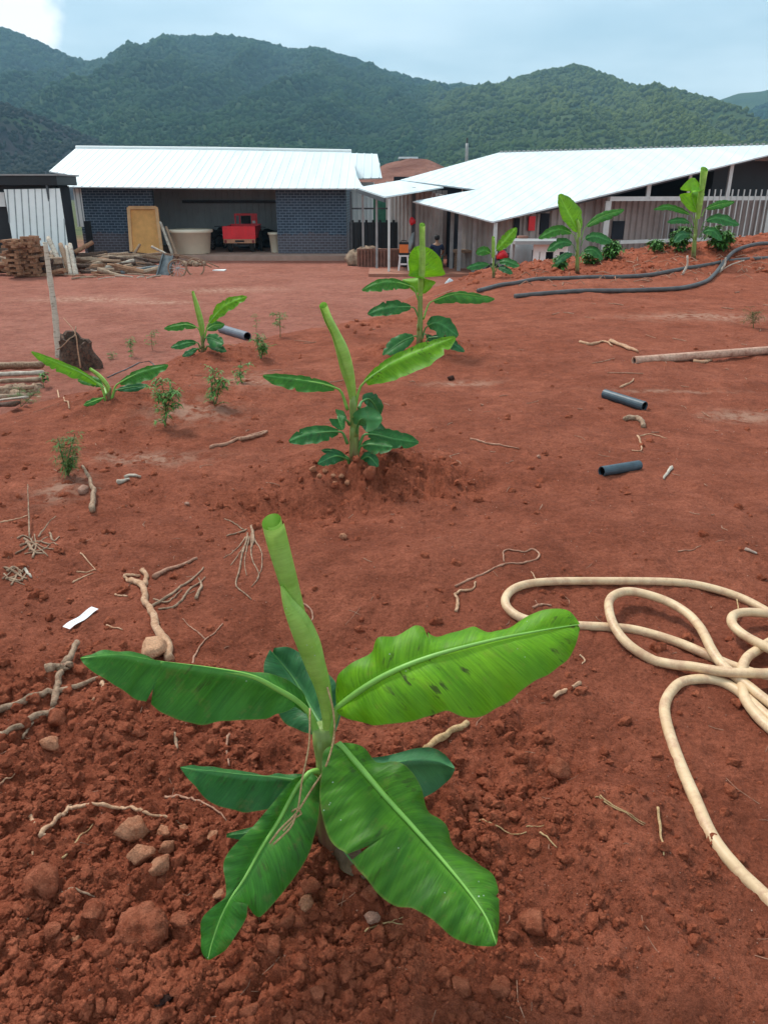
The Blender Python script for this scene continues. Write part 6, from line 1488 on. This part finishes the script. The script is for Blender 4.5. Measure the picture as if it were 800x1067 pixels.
# orange box on a white stool
oc = np.array([X(420.5, 30.2, -.9), 30.2, YARD+.1]); stool = empty('plastic_stool', oc, 'white plastic stool standing by the canopy post with an orange box on it', 'stool')
MB().box((oc[0]-.19, oc[1]-.17, oc[2]+.50), (oc[0]+.19, oc[1]+.17, oc[2]+.55)).build('seat', M['lamp'], stool)
for dx in (-1, 1):
    for dy_ in (-1, 1): MB().beam((oc[0]+dx*.19, oc[1]+dy_*.17, oc[2]), (oc[0]+dx*.14, oc[1]+dy_*.13, oc[2]+.497), .06, .05).build('leg', M['lamp'], stool)
MB().box((oc[0]-.12, oc[1]-.14, oc[2]+.2), (oc[0]+.12, oc[1]-.11, oc[2]+.26)).build('stretcher', M['lamp'], stool)
ob_ = empty('orange_box', oc+np.array([0, 0, .55]), 'orange tool box with black lid and base on the white stool', 'box')
MB().box((oc[0]-.17, oc[1]-.14, oc[2]+.553), (oc[0]+.17, oc[1]+.14, oc[2]+.63)).build('base', M['rubber'], ob_)
MB().box((oc[0]-.165, oc[1]-.135, oc[2]+.633), (oc[0]+.165, oc[1]+.135, oc[2]+.93)).build('body', M['orange'], ob_)
MB().box((oc[0]-.175, oc[1]-.145, oc[2]+.933), (oc[0]+.175, oc[1]+.145, oc[2]+1.0)).build('lid', M['rubber'], ob_)
MB().tube([(oc[0]-.1, oc[1], oc[2]+1.0), (oc[0]-.08, oc[1], oc[2]+1.06), (oc[0]+.08, oc[1], oc[2]+1.06), (oc[0]+.1, oc[1], oc[2]+1.0)], .015, 6).build('handle', M['rubber'], ob_)
c0 = at(426, 257, 31.4); c1 = at(430, 241, 31.6)
m = MB(); m.add([at(422, 262, 31.3), at(431, 262, 31.6), at(431.5, 241, 31.7), at(429, 243, 31.5), at(424, 254, 31.2), at(428, 255, 31.9)], [(0, 1, 5), (0, 5, 4), (4, 5, 3), (5, 2, 3), (1, 2, 5), (0, 4, 3, 2, 1)])
props(m.build('grey_cloth', M['cloth'], loc=at(426, 262, 31.4), smooth=True), 'pale grey cloth draped to a point behind the orange box', 'cloth')
heap(X(431, 32, -.6), 32.3, YARD+.1, .45, .4, 1.3, 'dark covered heap between the grey cloth and the seated person', 'covered_heap', 'heap', 'rubber', 51, 12)
rc_ = at(429.5, 230, 33.0); v_, f_ = lump(2, 77, .4, 1.0)
props(MB().add(v_*np.array([.13, .08, .16])+rc_, f_).build('red_cloth', M['redpaint'], loc=rc_, smooth=True), 'crumpled red cloth hanging from the dark post under the canopy', 'cloth')
props(MB().beam((rc_[0]+.05, 33.12, YARD), (rc_[0]+.05, 33.12, 1.7), .14, .14, (1, 0, 0)).build('dark_post', M['steel'], loc=(rc_[0], 33.12, YARD)), 'thick dark post with a red cloth hung on it', 'post')
sb = at(468.5, 287, 24.5); sb[2] = h1(sb[0], sb[1]); v_, f_ = lump(3, 78, .3, 1.2)
props(MB().add(v_*np.array([.15, .13, .19])+sb+np.array([0, 0, .17]), f_).build('speckled_bag', M['speck'], loc=sb, smooth=True), 'speckled pale plastic bag standing at the building corner', 'bag')
# ---- the person sitting with the back to us -----------------------------
PY_ = 29.4; pz = YARD+.1; pxx = X(455, PY_, -.6)
def pp(a, b, c): return (pxx+a, PY_+b, pz+c)
person = empty('person', (pxx, PY_, pz), 'person in a dark navy shirt and green trousers sitting with their back to the yard', 'person')
def skin(name, mat, J, E, parent):
    me = bpy.data.meshes.new(name); me.from_pydata([tuple(np.array(p)-org(parent)) for p, r_ in J], E, []); me.materials.append(M[mat])
    ob = bpy.data.objects.new(name, me); COL.objects.link(ob); ob.parent = parent; ORG[ob.name] = org(parent)
    ob.modifiers.new('s', 'SKIN'); sub = ob.modifiers.new('d', 'SUBSURF'); sub.levels = 1; sub.render_levels = 2
    for i, (p, r_) in enumerate(J): me.skin_vertices[0].data[i].radius = (r_ if not isinstance(r_, tuple) else r_[0], r_ if not isinstance(r_, tuple) else r_[1])
    me.skin_vertices[0].data[0].use_root = True
    dg = bpy.context.evaluated_depsgraph_get(); mm = bpy.data.meshes.new_from_object(ob.evaluated_get(dg)); ob.modifiers.clear(); ob.data = mm
    for p_ in mm.polygons: p_.use_smooth = True
    return ob
J = [(pp(0, 0, .47), .13), (pp(0, .03, .62), .12), (pp(0, .05, .80), .135), (pp(0, .06, .94), .10), (pp(0, .07, 1.03), .05), (pp(0, .09, 1.09), .055), (pp(0, .10, 1.17), .088), (pp(0, .10, 1.24), .07),
     (pp(-.17, .06, .92), .06), (pp(-.23, .10, .74), .045), (pp(-.20, .30, .62), .035), (pp(-.16, .40, .60), .03),
     (pp(.17, .06, .92), .06), (pp(.24, .10, .74), .045), (pp(.22, .30, .62), .035), (pp(.17, .40, .60), .03),
     (pp(-.13, .12, .46), .085), (pp(-.20, .42, .50), .07), (pp(-.21, .45, .10), .045), (pp(-.22, .55, .04), .035),
     (pp(.13, .12, .46), .085), (pp(.20, .42, .50), .07), (pp(.21, .45, .10), .045), (pp(.22, .55, .04), .035)]
E = [(0, 1), (1, 2), (2, 3), (3, 4), (4, 5), (5, 6), (6, 7), (3, 8), (8, 9), (9, 10), (10, 11), (3, 12), (12, 13), (13, 14), (14, 15), (0, 16), (16, 17), (17, 18), (18, 19), (0, 20), (20, 21), (21, 22), (22, 23)]
skin('body', 'skin', J, E, person)
S = [(pp(0, 0, .45), .155), (pp(0, .03, .62), .145), (pp(0, .05, .80), .16), (pp(0, .06, .93), .12), (pp(-.17, .06, .92), .08), (pp(-.235, .10, .76), .062), (pp(.17, .06, .92), .08), (pp(.245, .10, .76), .062)]
skin('shirt', 'navy', S, [(0, 1), (1, 2), (2, 3), (3, 4), (4, 5), (3, 6), (6, 7)], person)
T_ = [(pp(0, .02, .42), .15), (pp(-.13, .12, .45), .105), (pp(-.20, .42, .50), .085), (pp(-.21, .45, .14), .062), (pp(.13, .12, .45), .105), (pp(.20, .42, .50), .085), (pp(.21, .45, .14), .062)]
skin('trousers', 'green', T_, [(0, 1), (1, 2), (2, 3), (0, 4), (4, 5), (5, 6)], person)
v_, f_ = lump(2, 5, .1, 1); MB().add(v_*np.array([.10, .11, .11])+np.array(pp(0, .085, 1.20)), f_).build('hair', M['hair'], person, smooth=True)
ps_ = empty('low_stool', (pxx, PY_, pz), 'low green stool under the seated person', 'stool')
MB().tube([pp(0, .03, .24), pp(0, .03, .30)], .17, 16).build('seat', M['green'], ps_)
for a in range(4): MB().beam(pp(.13*math.cos(a*1.57+.78), .03+.13*math.sin(a*1.57+.78), 0), pp(.11*math.cos(a*1.57+.78), .03+.11*math.sin(a*1.57+.78), .237), .035, .035).build('leg', M['green'], ps_)
# ---- pole behind, small white house on the red hill, yard scrap ----------
pb_ = at(486, 168, 60); pt_ = at(486.5, 149, 60)
m = MB().tube([(pb_[0], 60, YARD), tuple((pb_+pt_)/2), tuple(pt_)], [.13, .11, .10], 10); pole = empty('utility_pole', (pb_[0], 60, YARD), 'thin pole standing behind the ridge of the long roof', 'pole')
m.build('pole_shaft', M['postgrey'], pole, smooth=True); MB().tube([tuple(pt_), tuple(pt_+np.array([0, 0, .35]))], .07, 8).build('pole_cap', M['steel'], pole)
hh = at(425, 166, 168); hx_, hzz = hh[0], hh[2]
hs = empty('distant_house', (hx_, 168, hzz-1), 'tiny white roofed house on the bare red hill between the roofs', 'house')
MB().box((hx_-1.3, 166.6, hzz-2.5), (hx_+1.3, 169, hzz+.1)).build('wall', M['greyconc'], hs)
MB().box((hx_-1.9, 166.0, hzz+.1), (hx_+1.9, 169.6, hzz+.45)).build('roof', M['roof'], hs)
g = G(228, 282, False); props(MB().slab([g+np.array([-.22, -.1, .04]), g+np.array([.24, -.14, .03]), g+np.array([.26, .16, .05]), g+np.array([-.18, .2, .03])], .03).build('flat_scrap', M['whitesheet'], loc=g), 'flat pale scrap of board lying alone in the yard', 'board')
g = G(355, 269.5, False); props(MB().slab([g+np.array([-.5, -.1, .04]), g+np.array([.4, -.12, .03]), g+np.array([.45, .2, .05]), g+np.array([-.4, .24, .03])], .03).build('flat_scrap', M['palewood'], loc=g), 'dusty flat board before the right brick wall', 'board')
